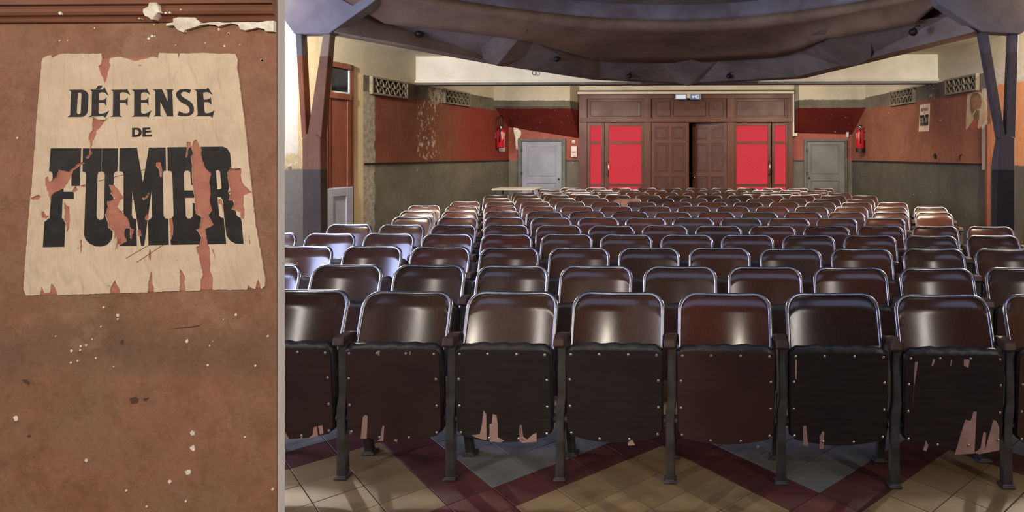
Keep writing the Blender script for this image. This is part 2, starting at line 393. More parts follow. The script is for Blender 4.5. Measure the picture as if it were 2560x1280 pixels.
# bulkheads with sloped soffits beside the portal (stairs of the balcony)
def bulkhead(name, near0, near1, far0, far1, label, wallpx):
    # near edge at Y=13.5 (px pairs at y), far edge on the back wall
    e = empty(name, (0, 0, 0), 0, label, 'bulkhead', kind='structure')
    zt = 3.2
    n0 = at(near0[0], near0[1], 14.0); n1 = at(near1[0], near1[1], 14.0); f0 = at(far0[0], far0[1], YB); f1 = at(far1[0], far1[1], YB)
    m = M['bulk']
    g = G().hexa([n0, n1, f1, f0], [(n0.x, n0.y, zt), (n1.x, n1.y, zt), (f1.x, f1.y, zt), (f0.x, f0.y, zt)])
    lft = near0[0] < 1700
    sx_ = leftX(13.85)-0.03 if lft else rightX(13.85)+0.03
    p, fq = (n0, f0) if lft else (n1, f1)
    w_ = Vector((sx_, 13.85, p.z)); x_ = Vector(((leftX(YB) if lft else rightX(YB)), YB, fq.z))
    g.add([w_, p, fq, x_]+[(q.x, q.y, zt) for q in (w_, p, fq, x_)], [(0, 1, 2, 3), (4, 5, 6, 7), (0, 1, 5, 4), (1, 2, 6, 5), (2, 3, 7, 6), (3, 0, 4, 7)])
    g.build('bulkhead_body', m, e)
bulkhead('trim_4', (1262, 266), (1425, 266), (1274, 318), (1448, 346), 'left stair bulkhead, shade-darkened red sloping underside below grey and cream front', 0)
bulkhead('trim_5', (1998, 271), (2144, 271), (1985, 333), (2128, 336), 'right stair bulkhead, shade-darkened red sloping underside below grey and cream front', 0)

# ceilings
ZC = 3.235
SOFF = [(912, 38), (1305, 88), (1500, 140), (1720, 143), (1965, 128), (2068, 88), (2375, 38)]
BOT = [(835, 78, 6.5), (1245, 155, 8.5), (1500, 195, 10.0), (1720, 207, 10.85), (1990, 192, 9.9), (2137, 155, 8.5), (2440, 78, 6.5)]
bpts = [at(*b) for b in BOT]
tops = []
for (px, py), b in zip(SOFF, BOT):
    Y = b[2]-0.45 if b[2] > 7 else b[2]+0.35
    p = at(px, py, Y); tops.append(p)
Yl = lambda s: (LC.x+s*UL[0], LC.y+s*UL[1])
Yr = lambda s: (RC.x+s*UR[0], RC.y+s*UR[1])
ce = empty('ceiling', (0, 0, 0), 0, 'cream plaster ceiling under and behind the balcony', 'ceiling', kind='structure')
G().prism([(leftX(6.3), 6.3), (bpts[0].x-0.2, 6.3)]+[(p.x, p.y+0.2) for p in bpts]+[(bpts[-1].x+0.2, 6.3), (rightX(6.3), 6.3), (rightX(11.1), 11.1), (leftX(11.1), 11.1)], lambda u, v, d: (u, v, d), ZC, ZC+0.12).build('ceiling_slab', 'cream', ce)
G().prism([(leftX(11.1)-.1, 11.1), (rightX(11.1)+.1, 11.1), (rightX(YB)+0.2, YB+0.05), (leftX(YB)-0.2, YB+0.05)], lambda u, v, d: (u, v, d), 3.14, 3.26).build('ceiling_slab', 'cream', ce)
# lintel beam
y11 = 11.0
zb0 = at(1700, 207, y11).z
lb = empty('ceiling_beam', (0, 0, 0), 0, 'long cream downstand beam across the hall in front of the doors', 'beam', kind='structure')
G().box(leftX(11)-0.05, rightX(11)+0.05, y11, y11+0.22, zb0+0.03, ZC+0.02).build('beam_body', 'beam_white', lb)
G().box(leftX(11)-0.05, rightX(11)+0.05, y11-0.035, y11+0.22, zb0+0.012, zb0+0.055).build('beam_moulding', 'beam_white', lb, bevel=0.008)
G().box(leftX(11)-0.05, rightX(11)+0.05, y11-0.01, y11+0.22, zb0-0.022, zb0+0.012).build('beam_groove', 'grey_door_dark', lb)

# ------------------------------------------------------------------ balcony
bal = empty('balcony', (0, 8, 0), 0, 'horseshoe shaped grey plaster balcony with faceted beam over the seats', 'balcony')
def loc_(p): return (p[0], p[1]-8, p[2])
fa = []
ZT = 3.30
for i in range(len(bpts)-1):
    a, b, ta, tb = bpts[i], bpts[i+1], tops[i], tops[i+1]
    def back(p, d=0.24): return Vector((p.x+(-0.15 if p.x < -0.5 else 0.15)*min(1, abs(p.x+0.4)), p.y+d, p.z))
    q1 = [loc_(a), loc_(b), loc_(tb), loc_(ta)]
    q2 = [loc_(back(a)), loc_(back(b)), loc_((back(b).x, back(b).y, ZT)), loc_((back(a).x, back(a).y, ZT))]
    G().hexa(q1, q2).build('fascia_segment', 'fascia', bal)
# smooth soffit between the beam and the curved front edge
NA = 40
def poly_at(pts, x):
    for i in range(len(pts)-1):
        if pts[i].x <= x <= pts[i+1].x:
            t = (x-pts[i].x)/(pts[i+1].x-pts[i].x); return pts[i].lerp(pts[i+1], t)
    return pts[0].copy() if x < pts[0].x else pts[-1].copy()
X0, X1 = leftX(7.0), rightX(7.0)
def front_arc(x):
    c = -0.38; t2 = min(((x-c)/3.3)**2, 1.0)
    return Vector((x, 8.2-2.1*t2, 3.26+0.02*t2))
g = G(); gp = G()
xs = [X0+(X1-X0)*i/NA for i in range(NA+1)]
for i, x in enumerate(xs):
    e = poly_at(tops, x); f = front_arc(x)
    if x < tops[0].x or x > tops[-1].x: e = Vector((x, f.y+0.05, f.z))
    for k in range(7):
        t = k/6; p = e.lerp(f, t); p.x = x; p.z += 0.05*sin(pi*t)
        if e.y-f.y < 0.06: p.z = f.z
        g.v.append(loc_(p))
    for z, dy in ((f.z, 0), (f.z+0.05, -0.015), (f.z+0.12, 0), (5.0, -0.05)):
        gp.v.append(loc_((x, f.y+dy, z)))
    if i:
        for k in range(6):
            b = (i-1)*7; g.f.append((b+k, b+7+k, b+8+k, b+k+1))
        for k in range(3):
            b = (i-1)*4; gp.f.append((b+k, b+4+k, b+5+k, b+k+1))
so = g.build('soffit', 'soffit', bal, smooth=True)
pa = gp.build('parapet', 'parapet', bal, smooth=True)
for o, th in ((so, -0.1), (pa, 0.12)):
    md = o.modifiers.new('thick', 'SOLIDIFY'); md.thickness = th; md.offset = -1 if th > 0 else 1
G().prism([(X0, 6.3), (X1, 6.3), (X1, 12), (X0, 12)], lambda u, v, d: loc_((u, v, d)), 3.45, 3.55).build('balcony_floor', 'fascia', bal)
# cantilever brackets at the kinks of the beam
for i, w, fwd in ((1, 0.42, 0.16), (3, 0.62, 0.42), (5, 0.42, 0.16)):
    b = bpts[i]; t = tops[i]
    low = Vector((b.x, b.y-0.07, b.z-0.06)); tf = Vector((t.x+(-0.38-t.x)*0.05, t.y-fwd, t.z+0.03))
    tl = poly_at(tops, t.x-w); tr_ = poly_at(tops, t.x+w); bl = poly_at(bpts, b.x-w*0.3); br = poly_at(bpts, b.x+w*0.3)
    up_ = Vector((0, 0, 0.06)); dn = Vector((0, 0.3, 0.03))
    G().add([loc_(p) for p in (low, tf, tl+up_, tr_+up_, bl, br, low+dn, tf+Vector((0, 0.5, 0.1)))],
            [(0, 1, 2), (0, 2, 4), (0, 3, 1), (0, 5, 3), (4, 6, 0), (0, 6, 5), (1, 7, 2), (1, 3, 7), (2, 7, 6, 4), (7, 3, 5, 6)]).build('bracket', 'fascia', bal)

# ------------------------------------------------------------------ V shaped pillars
def pillar(name, label, trunk, limb1, limb2, cap, Yp, ms, dep=0.12):
    c = at((trunk[0][0]+trunk[1][0])/2, 385, Yp)
    e = empty(name, (c.x, Yp, 0), 0, label, 'pillar')
    pl = lambda u, v, d: (at(u, v, Yp).x-c.x, d, at(u, v, Yp).z)
    z0 = 790
    def pr(pts, nm, m, d0=0.0, d1=dep):
        G().prism(pts, pl, d0, d1).build(nm, m, e, bevel=0.006)
    tb = [p for p in trunk]
    G().prism([(at(p[0], p[1], Yp).x-c.x, max(0.0, at(p[0], p[1], Yp).z)) for p in tb], lambda u, v, d: (u, d, v), 0, dep).build('shaft', ms[0], e, bevel=0.006)
    pr(limb1, 'limb', ms[1], 0.01, dep-0.01); pr(limb2, 'limb', ms[2], 0.01, dep-0.01)
    pr(cap, 'capital', 'capital', -0.02, dep+0.02)
pillar('pillar', 'left plaster pillar forking into a V under the balcony',
       [(757, 790), (804, 790), (801, 345), (790, 335), (764, 335), (755, 345)],
       [(736, 84), (752, 84), (764, 338), (752, 345)],
       [(806, 84), (824, 84), (801, 345), (766, 340)],
       [(690, 30), (712, 50), (737, 85), (824, 85), (928, 11), (960, -15), (690, -15)], 6.55, ('pillar', 'pillar_rust', 'pillar'))
pillar('pillar', 'right dark pillar forking into a V under the balcony',
       [(2490, 790), (2535, 790), (2537, 345), (2520, 335), (2502, 345), (2492, 400)],
       [(2452, 80), (2472, 80), (2516, 345), (2500, 345)],
       [(2528, 85), (2548, 85), (2540, 345), (2518, 342)],
       [(2330, -15), (2346, 11), (2452, 80), (2552, 85), (2610, 40), (2640, -15)], 6.55, ('pillar_dark', 'pillar_dark', 'pillar_dark'))

# ------------------------------------------------------------------ wooden entrance portal
YP = 14.5
def X_(px, Y=YP): return at(px, 385, Y).x
def Z_(py, Y=YP): return EYE+(CY-py)/F*Y
def bx(g, p0, p1, q0, q1, y0, y1):     # px range, py range (top, bottom) at the portal plane; y offsets towards the hall are negative
    return g.box(X_(p0), X_(p1), YP+y0, YP+y1, max(0, Z_(q1)), Z_(q0))
por = empty('door_surround', (0, 0, 0), 0, 'brown wooden entrance screen with panels above the doors at the back', 'door surround')
bx(G(), 1446, 1984, 226, 230, -0.10, 0.12).build('cornice', 'oak_x', por, bevel=0.006)
bx(G(), 1446, 1984, 230, 236, -0.13, 0.12).build('cornice_strip', 'cream', por, bevel=0.006)
bx(G(), 1448, 1982, 236, 247, -0.04, 0.1).build('header', 'oak_x', por, bevel=0.004)
bx(G(), 1448, 1982, 295, 306, -0.05, 0.1).build('transom_rail', 'oak_x', por, bevel=0.004)
for a, b in ((1448, 1468), (1610, 1628), (1818, 1836), (1970, 1982)):
    bx(G(), a, b, 236, 900, -0.03, 0.1).build('post', 'oak', por, bevel=0.004)
for a, b in ((1468, 1610), (1628, 1818), (1836, 1970)):
    bx(G(), a, b, 247, 295, 0.03, 0.08).build('panel_ground', 'oak_dark', por)
for a, b in ((1476, 1602), (1640, 1676), (1684, 1764), (1772, 1808), (1842, 1962)):
    bx(G(), a, b, 253, 290, 0.005, 0.04).build('panel', 'oak_dark', por, bevel=0.008)
bx(G(), 1981, 1985, 236, 340, -0.05, 0.0).build('edge_strip', 'cream', por)
def glazed(name, p0, p1, st0, st1, label, top=306, midr=(354, 360), lowr=(459, 466), handle=None, parent=None):
    if parent: d = empty(name); d.parent = parent
    else: d = empty(name, (0, 0, 0), 0, label, 'door', kind='structure')
    bx(G(), p0, p0+st0, top, 900, 0.0, 0.05).build('stile', 'oak', d, bevel=0.003)
    bx(G(), p1-st1, p1, top, 900, 0.0, 0.05).build('stile', 'oak', d, bevel=0.003)
    gl0, gl1 = p0+st0, p1-st1
    bx(G(), gl0, gl1, top, top+9, 0.0, 0.05).build('rail', 'oak_x', d, bevel=0.003)
    bx(G(), gl0, gl1, midr[0], midr[1], 0.0, 0.05).build('rail', 'oak_x', d, bevel=0.003)
    bx(G(), gl0, gl1, lowr[0], lowr[1], 0.0, 0.05).build('rail', 'oak_x', d, bevel=0.003)
    bx(G(), gl0, gl1, 520, 900, 0.0, 0.05).build('rail', 'oak_x', d, bevel=0.003)
    for q0, q1 in ((top+9, midr[0]), (midr[1], lowr[0]), (lowr[1], 520)):
        bx(G(), gl0, gl1, q0, q1, 0.02, 0.03).build('glass', 'red_glass', d)
    if handle:
        x = X_(handle[0]); z0, z1 = Z_(handle[2]), Z_(handle[1]); sx = X_(handle[3])
        h = G().tube([(x, YP-0.07, z0), (x, YP-0.07, z1)], 0.014, 8)
        for zz in (z0+0.06, z1-0.06): h.tube([(x, YP-0.07, zz), (sx, YP-0.05, zz), (sx, YP+0.01, zz)], 0.011, 6)
        h.build('handle', 'steel', d, smooth=True)
    return d
glazed('sidelight', 1468, 1511, 8, 8, None, parent=por)
glazed('door_1', 1512, 1610, 10, 7, 'left brown door with two red backlit panes and a steel pull handle', handle=(1522, 402, 441, 1516))
glazed('door_2', 1836, 1928, 6, 9, 'right brown door with two red backlit panes and a steel pull handle', handle=(1924, 401, 439, 1921))
glazed('sidelight', 1930, 1970, 7, 6, None, parent=por)
def panelled(name, w, h, label, loc, rz, flip=1):
    d = empty(name, loc, rz, label, 'door', kind='structure')
    x = lambda a, b: (min(a*flip, b*flip), max(a*flip, b*flip))
    def b_(nm, a, b, z0, z1, y0, y1, m, bev=0.004):
        p, q = x(a, b); G().box(p, q, y0, y1, z0, z1).build(nm, m, d, bevel=bev)
    b_('leaf', 0, w, 0, h, 0.012, 0.045, 'oak_dark')
    sw = 0.085
    for a in (0, w/2-sw/2, w-sw): b_('stile', a, a+sw, 0.0, h, 0.0, 0.03, 'oak')
    for z0, z1 in ((0, 0.2), (1.02, 1.12), (1.78, 1.86), (h-0.1, h)): b_('rail', 0.0, w, z0, z1, -0.001, 0.03, 'oak_x')
    for a in (sw+0.03, w/2+sw/2+0.03):
        for z0, z1 in ((0.23, 0.99), (1.15, 1.75), (1.89, h-0.13)):
            b_('panel', a, a+w/2-1.5*sw-0.06, z0, z1, 0.004, 0.03, 'oak_dark', 0.01)
    return d
wd = (XM1-XM0)/2-0.02
d3 = panelled('door_3', wd, ZD-0.01, 'closed brown panelled door, left leaf of the middle pair', (X_(1628), YP, 0), 0)
d4 = panelled('door_4', wd, ZD-0.01, 'brown panelled door standing ajar, right leaf of the middle pair', (X_(1818), YP, 0), -radians(22), -1)
G().tube([(-wd+0.06, -0.03, 1.0), (-wd+0.06, 0.02, 1.0)], 0.022, 10).build('door_knob', 'steel', d4, smooth=True)
# lit exit sign on the header
es = empty('exit_sign', (X_(1720), YP-0.04, Z_(250)), 0, 'lit exit sign with white lamp panel, running man and arrow above the middle doors', 'sign')
def sb(p0, p1, q0, q1, y0, y1, nm, m, bev=0):
    o = es.location; G().box(X_(p0)-o.x, X_(p1)-o.x, y0, y1, Z_(q1)-o.z, Z_(q0)-o.z).build(nm, m, es, bevel=bev)
sb(1688, 1717, 236, 250, -0.08, 0.0, 'lamp_case', 'sign_case', 0.006); sb(1690.5, 1714.5, 238, 247.5, -0.084, -0.06, 'diffuser', 'sign_light')
sb(1716, 1726, 236, 246, -0.05, 0.0, 'junction_box', 'plastic_white', 0.004)
sb(1725, 1753, 236, 250, -0.07, 0.0, 'sign_case', 'sign_case', 0.006); sb(1728, 1750, 237.5, 249, -0.074, -0.05, 'pictogram_panel', 'sign_blue')
def sgn(pts, nm, m, y): 
    o = es.location
    G().prism(pts, lambda u, v, d: (X_(u)-o.x, d, Z_(v)-o.z), y, y-0.003).build(nm, m, es)
sgn([(1729.5, 243), (1733.5, 238.5), (1733.5, 241.5), (1736, 241.5), (1736, 244.8), (1733.5, 244.8), (1733.5, 247.5)], 'arrow', 'sign_light', -0.074)
sgn([(1741, 238), (1748, 238), (1748, 248.5), (1741, 248.5)], 'door_symbol', 'sign_light', -0.074)
sgn([(1744.5, 239), (1745.7, 239), (1746, 241), (1747.2, 242.2), (1746.6, 242.8), (1745.6, 242.2), (1745.4, 244.2), (1746.6, 246), (1745.9, 247.6), (1745.2, 247.4), (1745.6, 246.2), (1744.4, 245), (1743.2, 246.6), (1742.2, 246.4), (1743.6, 244.2), (1744, 242.2), (1743, 243), (1742.4, 242.5), (1744, 241)], 'running_figure', 'sign_blue', -0.077)
sgn([(1736.2, 240.5), (1738, 239), (1739, 240.6), (1740.4, 240), (1740.2, 243.5), (1741, 245), (1739, 246), (1737.2, 244.6)], 'running_man', 'sign_light', -0.074)

# ------------------------------------------------------------------ grey service doors of the back wall
def grey_door(name, f0, f1, top, l0, l1, ltop, i0, i1, itop, ibot, m_leaf, label, knob):
    d = empty(name, (0, 0, 0), 0, label, 'door', kind='structure')
    Xb = lambda p: at(p, 385, YB).x
    Zb = lambda q: max(0.0, EYE+(CY-q)/F*YB)
    def b(nm, p0, p1, q0, q1, y0, y1, m, bev=0.004): G().box(Xb(p0), Xb(p1), YB+y0, YB+y1, Zb(q1), Zb(q0)).build(nm, m, d, bevel=bev)
    b('frame', f0, l0, top, 900, -0.07, 0.0, 'grey_door_dark'); b('frame', l1, f1, top, 900, -0.07, 0.0, 'grey_door_dark')
    b('frame', l0, l1, top, ltop, -0.07, 0.0, 'grey_door_dark')
    b('leaf', l0, l1, ltop, 900, -0.03, 0.0, m_leaf)
    b('stile', l0+1, i0, ltop+1, 900, -0.05, -0.02, m_leaf); b('stile', i1, l1-1, ltop+1, 900, -0.05, -0.02, m_leaf)
    b('rail', i0, i1, ltop+1, itop, -0.05, -0.02, m_leaf); b('rail', i0, i1, ibot, ibot+14, -0.05, -0.02, m_leaf)
    b('panel', i0+3, i1-3, itop+3, ibot-3, -0.042, -0.02, m_leaf, 0.01); b('panel', i0+3, i1-3, ibot+17, 540, -0.042, -0.02, m_leaf, 0.01)
    kx, ky = knob
    G().tube([(Xb(kx), YB-0.085, Zb(ky)), (Xb(kx), YB-0.04, Zb(ky))], [0.02, 0.012], 10).build('door_knob', 'rubber', d, smooth=True)
    for q in (372, 430): b('hinge', l0-2, l0+2, q, q+7, -0.075, -0.03, 'rubber', 0)
M['grey_door_r'] = paint('grey_door_paint_darker', (120, 120, 114), (104, 104, 98), 2, 0.5, bump=0.1, bscale=20)
grey_door('door_5', 1297, 1415, 347, 1306, 1406, 353, 1318, 1392, 365, 444, 'grey_door', 'pale grey panelled door left of the wooden entrance screen', (1399, 448))
grey_door('door_6', 2009, 2116, 349, 2016, 2112, 354, 2026, 2098, 362, 438, 'grey_door_r', 'darker grey panelled door right of the wooden entrance screen', (2021, 444))

# fire alarm fittings by the left grey door
def wallbox(name, p0, p1, q0, q1, dep, m, label, cat, Y=YB):
    e = empty(name, (at((p0+p1)/2, 385, Y).x, Y, at((p0+p1)/2, q1, Y).z), 0, label, cat)
    o = e.location
    G().box(at(p0, 0, Y).x-o.x, at(p1, 0, Y).x-o.x, -dep, 0, 0, at(p0, q0, Y).z-o.z).build('casing', m, e, bevel=0.01, seg=2)
    return e
e = wallbox('alarm_call_point', 1430.5, 1438.5, 351, 359, 0.05, 'plastic_white', 'small cream call point with red button above the larger alarm box', 'alarm')
G().box(-0.022, 0.022, -0.058, -0.04, 0.012, 0.042).build('red_button', 'red_enamel', e, bevel=0.003)
e = wallbox('alarm_box', 1429, 1443.5, 366, 393, 0.07, 'plastic_white', 'tall cream alarm box with red markings beside the wooden screen', 'alarm')
G().box(-0.045, 0.045, -0.074, -0.06, 0.095, 0.125).build('red_strip', 'red_enamel', e)
G().box(-0.04, 0.035, -0.08, -0.06, 0.035, 0.085).build('button', 'label_white', e, bevel=0.004)
G().box(-0.01, 0.045, -0.075, -0.06, 0.018, 0.03).build('red_strip', 'red_enamel', e)
G().box(-0.05, 0.04, -0.075, -0.06, 0.135, 0.138).build('groove', 'rubber', e)
wallbox('junction_box', 1984, 1993, 333, 341, 0.05, 'plastic_white', 'small white junction box at the top right corner of the wooden screen', 'box')
wallbox('emergency_lamp', 2115, 2121, 330, 344, 0.06, 'label_white', 'small white lamp at top right corner of the darker grey door', 'lamp')

# ------------------------------------------------------------------ left wall door and transom window
def lb_(g, s0, s1, y0, y1, z0, z1): return g.box(min(s0, s1), max(s0, s1), y0, y1, z0, z1)
sdR = sL(881); sdL = sL(799)
d7 = empty('door_7', LLOC, AL, 'rust red door with grey lower panel in the left wall behind the pillar', 'door', kind='structure')
lb_(G(), sdR, sdR+0.09, 0, 0.03, 0, 2.86).build('jamb', 'brown_frame', d7, bevel=0.006)
lb_(G(), sdL-0.09, sdL, 0, 0.06, 0, 2.86).build('jamb', 'brown_frame', d7, bevel=0.006)
lb_(G(), sdR+0.09, sdL-0.09, 0, 0.06, 2.78, 2.86).build('head', 'brown_frame', d7, bevel=0.006)
lb_(G(), sdR+0.09, sdL-0.09, 0, 0.06, 2.33, 2.42).build('transom', 'brown_frame', d7, bevel=0.006)
lb_(G(), sdR+0.09, sdL-0.09, 0.0, 0.03, 1.06, 2.33).build('leaf', 'rust_door', d7)
lb_(G(), sdR+0.09, sdR+0.16, 0.0, 0.045, 1.06, 2.33).build('stile', 'rust_door', d7, bevel=0.004)
lb_(G(), sdL-0.16, sdL-0.09, 0.0, 0.045, 1.06, 2.33).build('stile', 'rust_door', d7, bevel=0.004)
lb_(G(), sdR+0.04, sdL-0.04, 0.0, 0.04, 0.02, 1.06).build('lower_leaf', 'grey_door', d7)
for a, b, c, d in ((sdR+0.06, sdR+0.2, 0.03, 1.05), (sdL-0.2, sdL-0.06, 0.03, 1.05), (sdR+0.2, sdL-0.2, 0.93, 1.05), (sdR+0.2, sdL-0.2, 0.03, 0.2)):
    lb_(G(), a, b, 0.035, 0.06, c, d).build('panel_frame', 'grey_door', d7, bevel=0.006)
w1 = empty('window_1', LLOC, AL, 'dark transom window of two panes above the rust red door', 'window', kind='structure')
sm = (sdR+sdL)/2
for a, b in ((sdR+0.09, sm+0.16), (sm+0.22, sdL-0.09)):
    lb_(G(), a, b, 0.005, 0.015, 2.42, 2.78).build('pane', 'dark_glass', w1)
    g = G(); lb_(g, a, a+0.02, 0.0, 0.03, 2.42, 2.78); lb_(g, b-0.02, b, 0, 0.03, 2.42, 2.78); lb_(g, a, b, 0, 0.03, 2.42, 2.445); g.build('sash', 'white_frame', w1)
lb_(G(), sm+0.16, sm+0.22, 0, 0.05, 2.42, 2.78).build('mullion', 'brown_frame', w1, bevel=0.004)

# right wall door jambs behind the right pillar
srd = sR(2470)
d8 = lb_(G(), srd-0.07, srd, 0, 0.05, 0, 1.98).build('trim_7', 'brown_frame', loc=RLOC, rot=RROT, bevel=0.006)
tag(d8, 'narrow brown upright board on the right wall beside the dark pillar', 'trim', kind='structure')

# ------------------------------------------------------------------ concrete ventilation grilles
def grille(loc, rz, s0, s1, z0, z1, label, ncol=6, flip=1):
    a, b = min(s0, s1), max(s0, s1)
    e = empty('ventilation_grille', (loc[0]+cos(rz)*(a+b)/2, loc[1]+sin(rz)*(a+b)/2, z0), rz, label, 'grille', 'ventilation grilles high on the side walls')
    w = (b-a)/2; h = z1-z0
    G().box(-w, w, 0.0, 0.012, 0, h).build('shade_backing', 'grille_back', e)  # dark sheet on the wall face paints the shade behind the slats
    for p in ((-w-0.03, -w, 0, h), (w, w+0.03, 0, h), (-w-0.03, w+0.03, -0.03, 0), (-w-0.03, w+0.03, h, h+0.03)):
        G().box(p[0], p[1], 0, 0.06, p[2], p[3]).build('frame', 'concrete', e, bevel=0.004)
    cw = 2*w/ncol
    for i in range(ncol):
        for k in (0, 1):
            x0 = -w+i*cw; zc0 = k*h/2; zc1 = zc0+h/2
            t = 0.016
            pts = [(x0, zc0), (x0+t, zc0), (x0+cw*0.5+t/2, zc1), (x0+cw*0.5-t/2, zc1)]
            G().prism(pts, lambda u, v, d: (u, d, v), 0.012, 0.055).build('slat', 'concrete', e)
            pts = [(x0+cw-t, zc0), (x0+cw, zc0), (x0+cw*0.5+t/2, zc1), (x0+cw*0.5-t/2, zc1)]
            G().prism(pts, lambda u, v, d: (u, d, v), 0.012, 0.05).build('slat', 'concrete', e)
    G().box(-w, w, 0.012, 0.05, h/2-0.008, h/2+0.008).build('slat', 'concrete', e)
    return e
grille(LLOC, AL, sL(926), sL(1010), 2.50, 2.72, 'concrete lattice vent high on left wall, nearest the rust red door')
grille(LLOC, AL, sL(1108), sL(1168), 2.52, 2.74, 'concrete lattice vent high on left wall, farther from the rust red door')
grille(RLOC, AR, sR(2288), sR(2232), 2.50, 2.73, 'concrete lattice vent high on right wall, left of the no smoking poster')
grille(RLOC, AR, sR(2446), sR(2372), 2.535, 2.735, 'concrete lattice vent high on right wall, above the torn portrait poster')

# ------------------------------------------------------------------ fire extinguishers
def extinguisher(loc, rz, s, zb, zt, r, label, kind):
    x = loc[0]+cos(rz)*s-sin(rz)*(r+0.02); y = loc[1]+sin(rz)*s+cos(rz)*(r+0.02)
    e = empty('fire_extinguisher', (x, y, zb), rz, label, 'extinguisher', 'wall fire extinguishers')
    h = zt-zb
    G().lathe([(r*0.75, 0), (r, 0.02), (r, h*0.84), (r*0.85, h*0.92), (r*0.5, h*0.98), (r*0.3, h)], n=24).build('cylinder', 'red_enamel', e, smooth=True)
    G().lathe([(0.028, h-0.005), (0.028, h+0.05), (0.018, h+0.06)], n=12).build('valve', 'steel', e)
    G().box(-0.09, 0.03, -0.015, 0.015, h+0.05, h+0.068).build('lever', 'rubber', e, bevel=0.004)
    G().box(-0.03, 0.03, -r-0.02, -r+0.03, h*0.5, h*0.8).build('bracket', 'steel', e)
    if kind == 0:
        G().tube([(-0.02, 0.02, h+0.03), (-0.05, 0.03, h+0.10), (-0.05, 0.03, h+0.21), (0.0, 0.03, h+0.28), (0.09, 0.03, h+0.28), (0.14, 0.03, h+0.21), (0.135, 0.03, h+0.10), (0.11, 0.045, h-0.02), (0.098, 0.03, h*0.7), (0.1, 0.02, h*0.3)], 0.016, 8).build('hose', 'rubber', e, smooth=True)
        def wrap(pts, nm, m, rr):
            G().prism(pts, lambda u, v, d: (sin(u)*(rr+d), cos(u)*(rr+d), v), 0, 0.002).build(nm, m, e)
        wrap([(0.25, h*0.45), (0.75, h*0.45), (0.75, h*0.82), (0.25, h*0.82)], 'label_plate', 'label_white', r)
        arc = [(-0.25+0.42*cos(a), h*0.52+0.1*sin(a)) for a in [radians(d) for d in range(60, 301, 20)]]
        arc += [(-0.25+0.28*cos(a), h*0.52+0.075*sin(a)) for a in [radians(d) for d in range(300, 59, -20)]]
        wrap(arc, 'emblem', 'label_cream', r)
        wrap([(-0.2, h*0.78), (0.2, h*0.78), (0.15, h*0.68), (0.2, h*0.4), (0.1, h*0.25), (0.05, h*0.42), (0.1, h*0.6), (-0.1, h*0.68)], 'emblem_stroke', 'label_cream', r)
    else:
        G().lathe([(r*0.9, -0.01), (r+0.004, 0.0), (r+0.004, h*0.14), (r, h*0.15)], n=24).build('base_ring', 'rubber', e)
        G().prism([(-0.75, h*0.6), (-0.1, h*0.6), (-0.1, h*0.8), (-0.75, h*0.8)], lambda u, v, d: (sin(u)*(r+d), cos(u)*(r+d), v), 0, 0.002).build('label_plate', 'label_cream', e)
        for q in (0.3, 0.55, 0.85):
            G().prism([(0.35, h*q), (0.6, h*q), (0.48, h*(q-0.07))], lambda u, v, d: (sin(u)*(r+d), cos(u)*(r+d), v), 0, 0.002).build('label_mark', 'label_cream', e)
        G().tube([(-0.03, 0.02, h+0.03), (-0.08, 0.03, h), (-r-0.01, 0.03, h*0.7), (-r-0.012, 0.03, h*0.35)], 0.012, 8).build('hose', 'rubber', e, smooth=True)
    return e
s_, z_ = wl(1240, 370); s2, z2 = wl(1240, 322)
extinguisher(LLOC, AL, s_, z_, z2, 0.09, 'red fire extinguisher with black hose loop on the left wall', 0)
s_, z_ = wr(2162, 379); s2, z2 = wr(2162, 322)
extinguisher(RLOC, AR, s_, z_, z2, 0.088, 'red fire extinguisher with black base ring on the right wall', 1)
# instruction plate beside the left extinguisher
a = wl(1248, 378); b = wl(1262, 356)
e = empty('instruction_plate', (LLOC[0]+cos(AL)*(a[0]+b[0])/2, LLOC[1]+sin(AL)*(a[0]+b[0])/2, a[1]), AL, 'small white instruction plate on left wall beside the extinguisher', 'sign')
hw = abs(a[0]-b[0])/2; hh = b[1]-a[1]
G().box(-hw, hw, 0, 0.012, 0, hh).build('plate', 'label_white', e)
for i in (-1, 0, 1):
    G().box(i*hw*0.55-hw*0.16, i*hw*0.55+hw*0.16, 0.012, 0.0135, hh*0.35, hh*0.85).build('pictogram', 'label_blue', e)
G().box(-hw*0.85, hw*0.85, 0.012, 0.0135, hh*0.12, hh*0.2).build('print_line', 'label_blue', e)

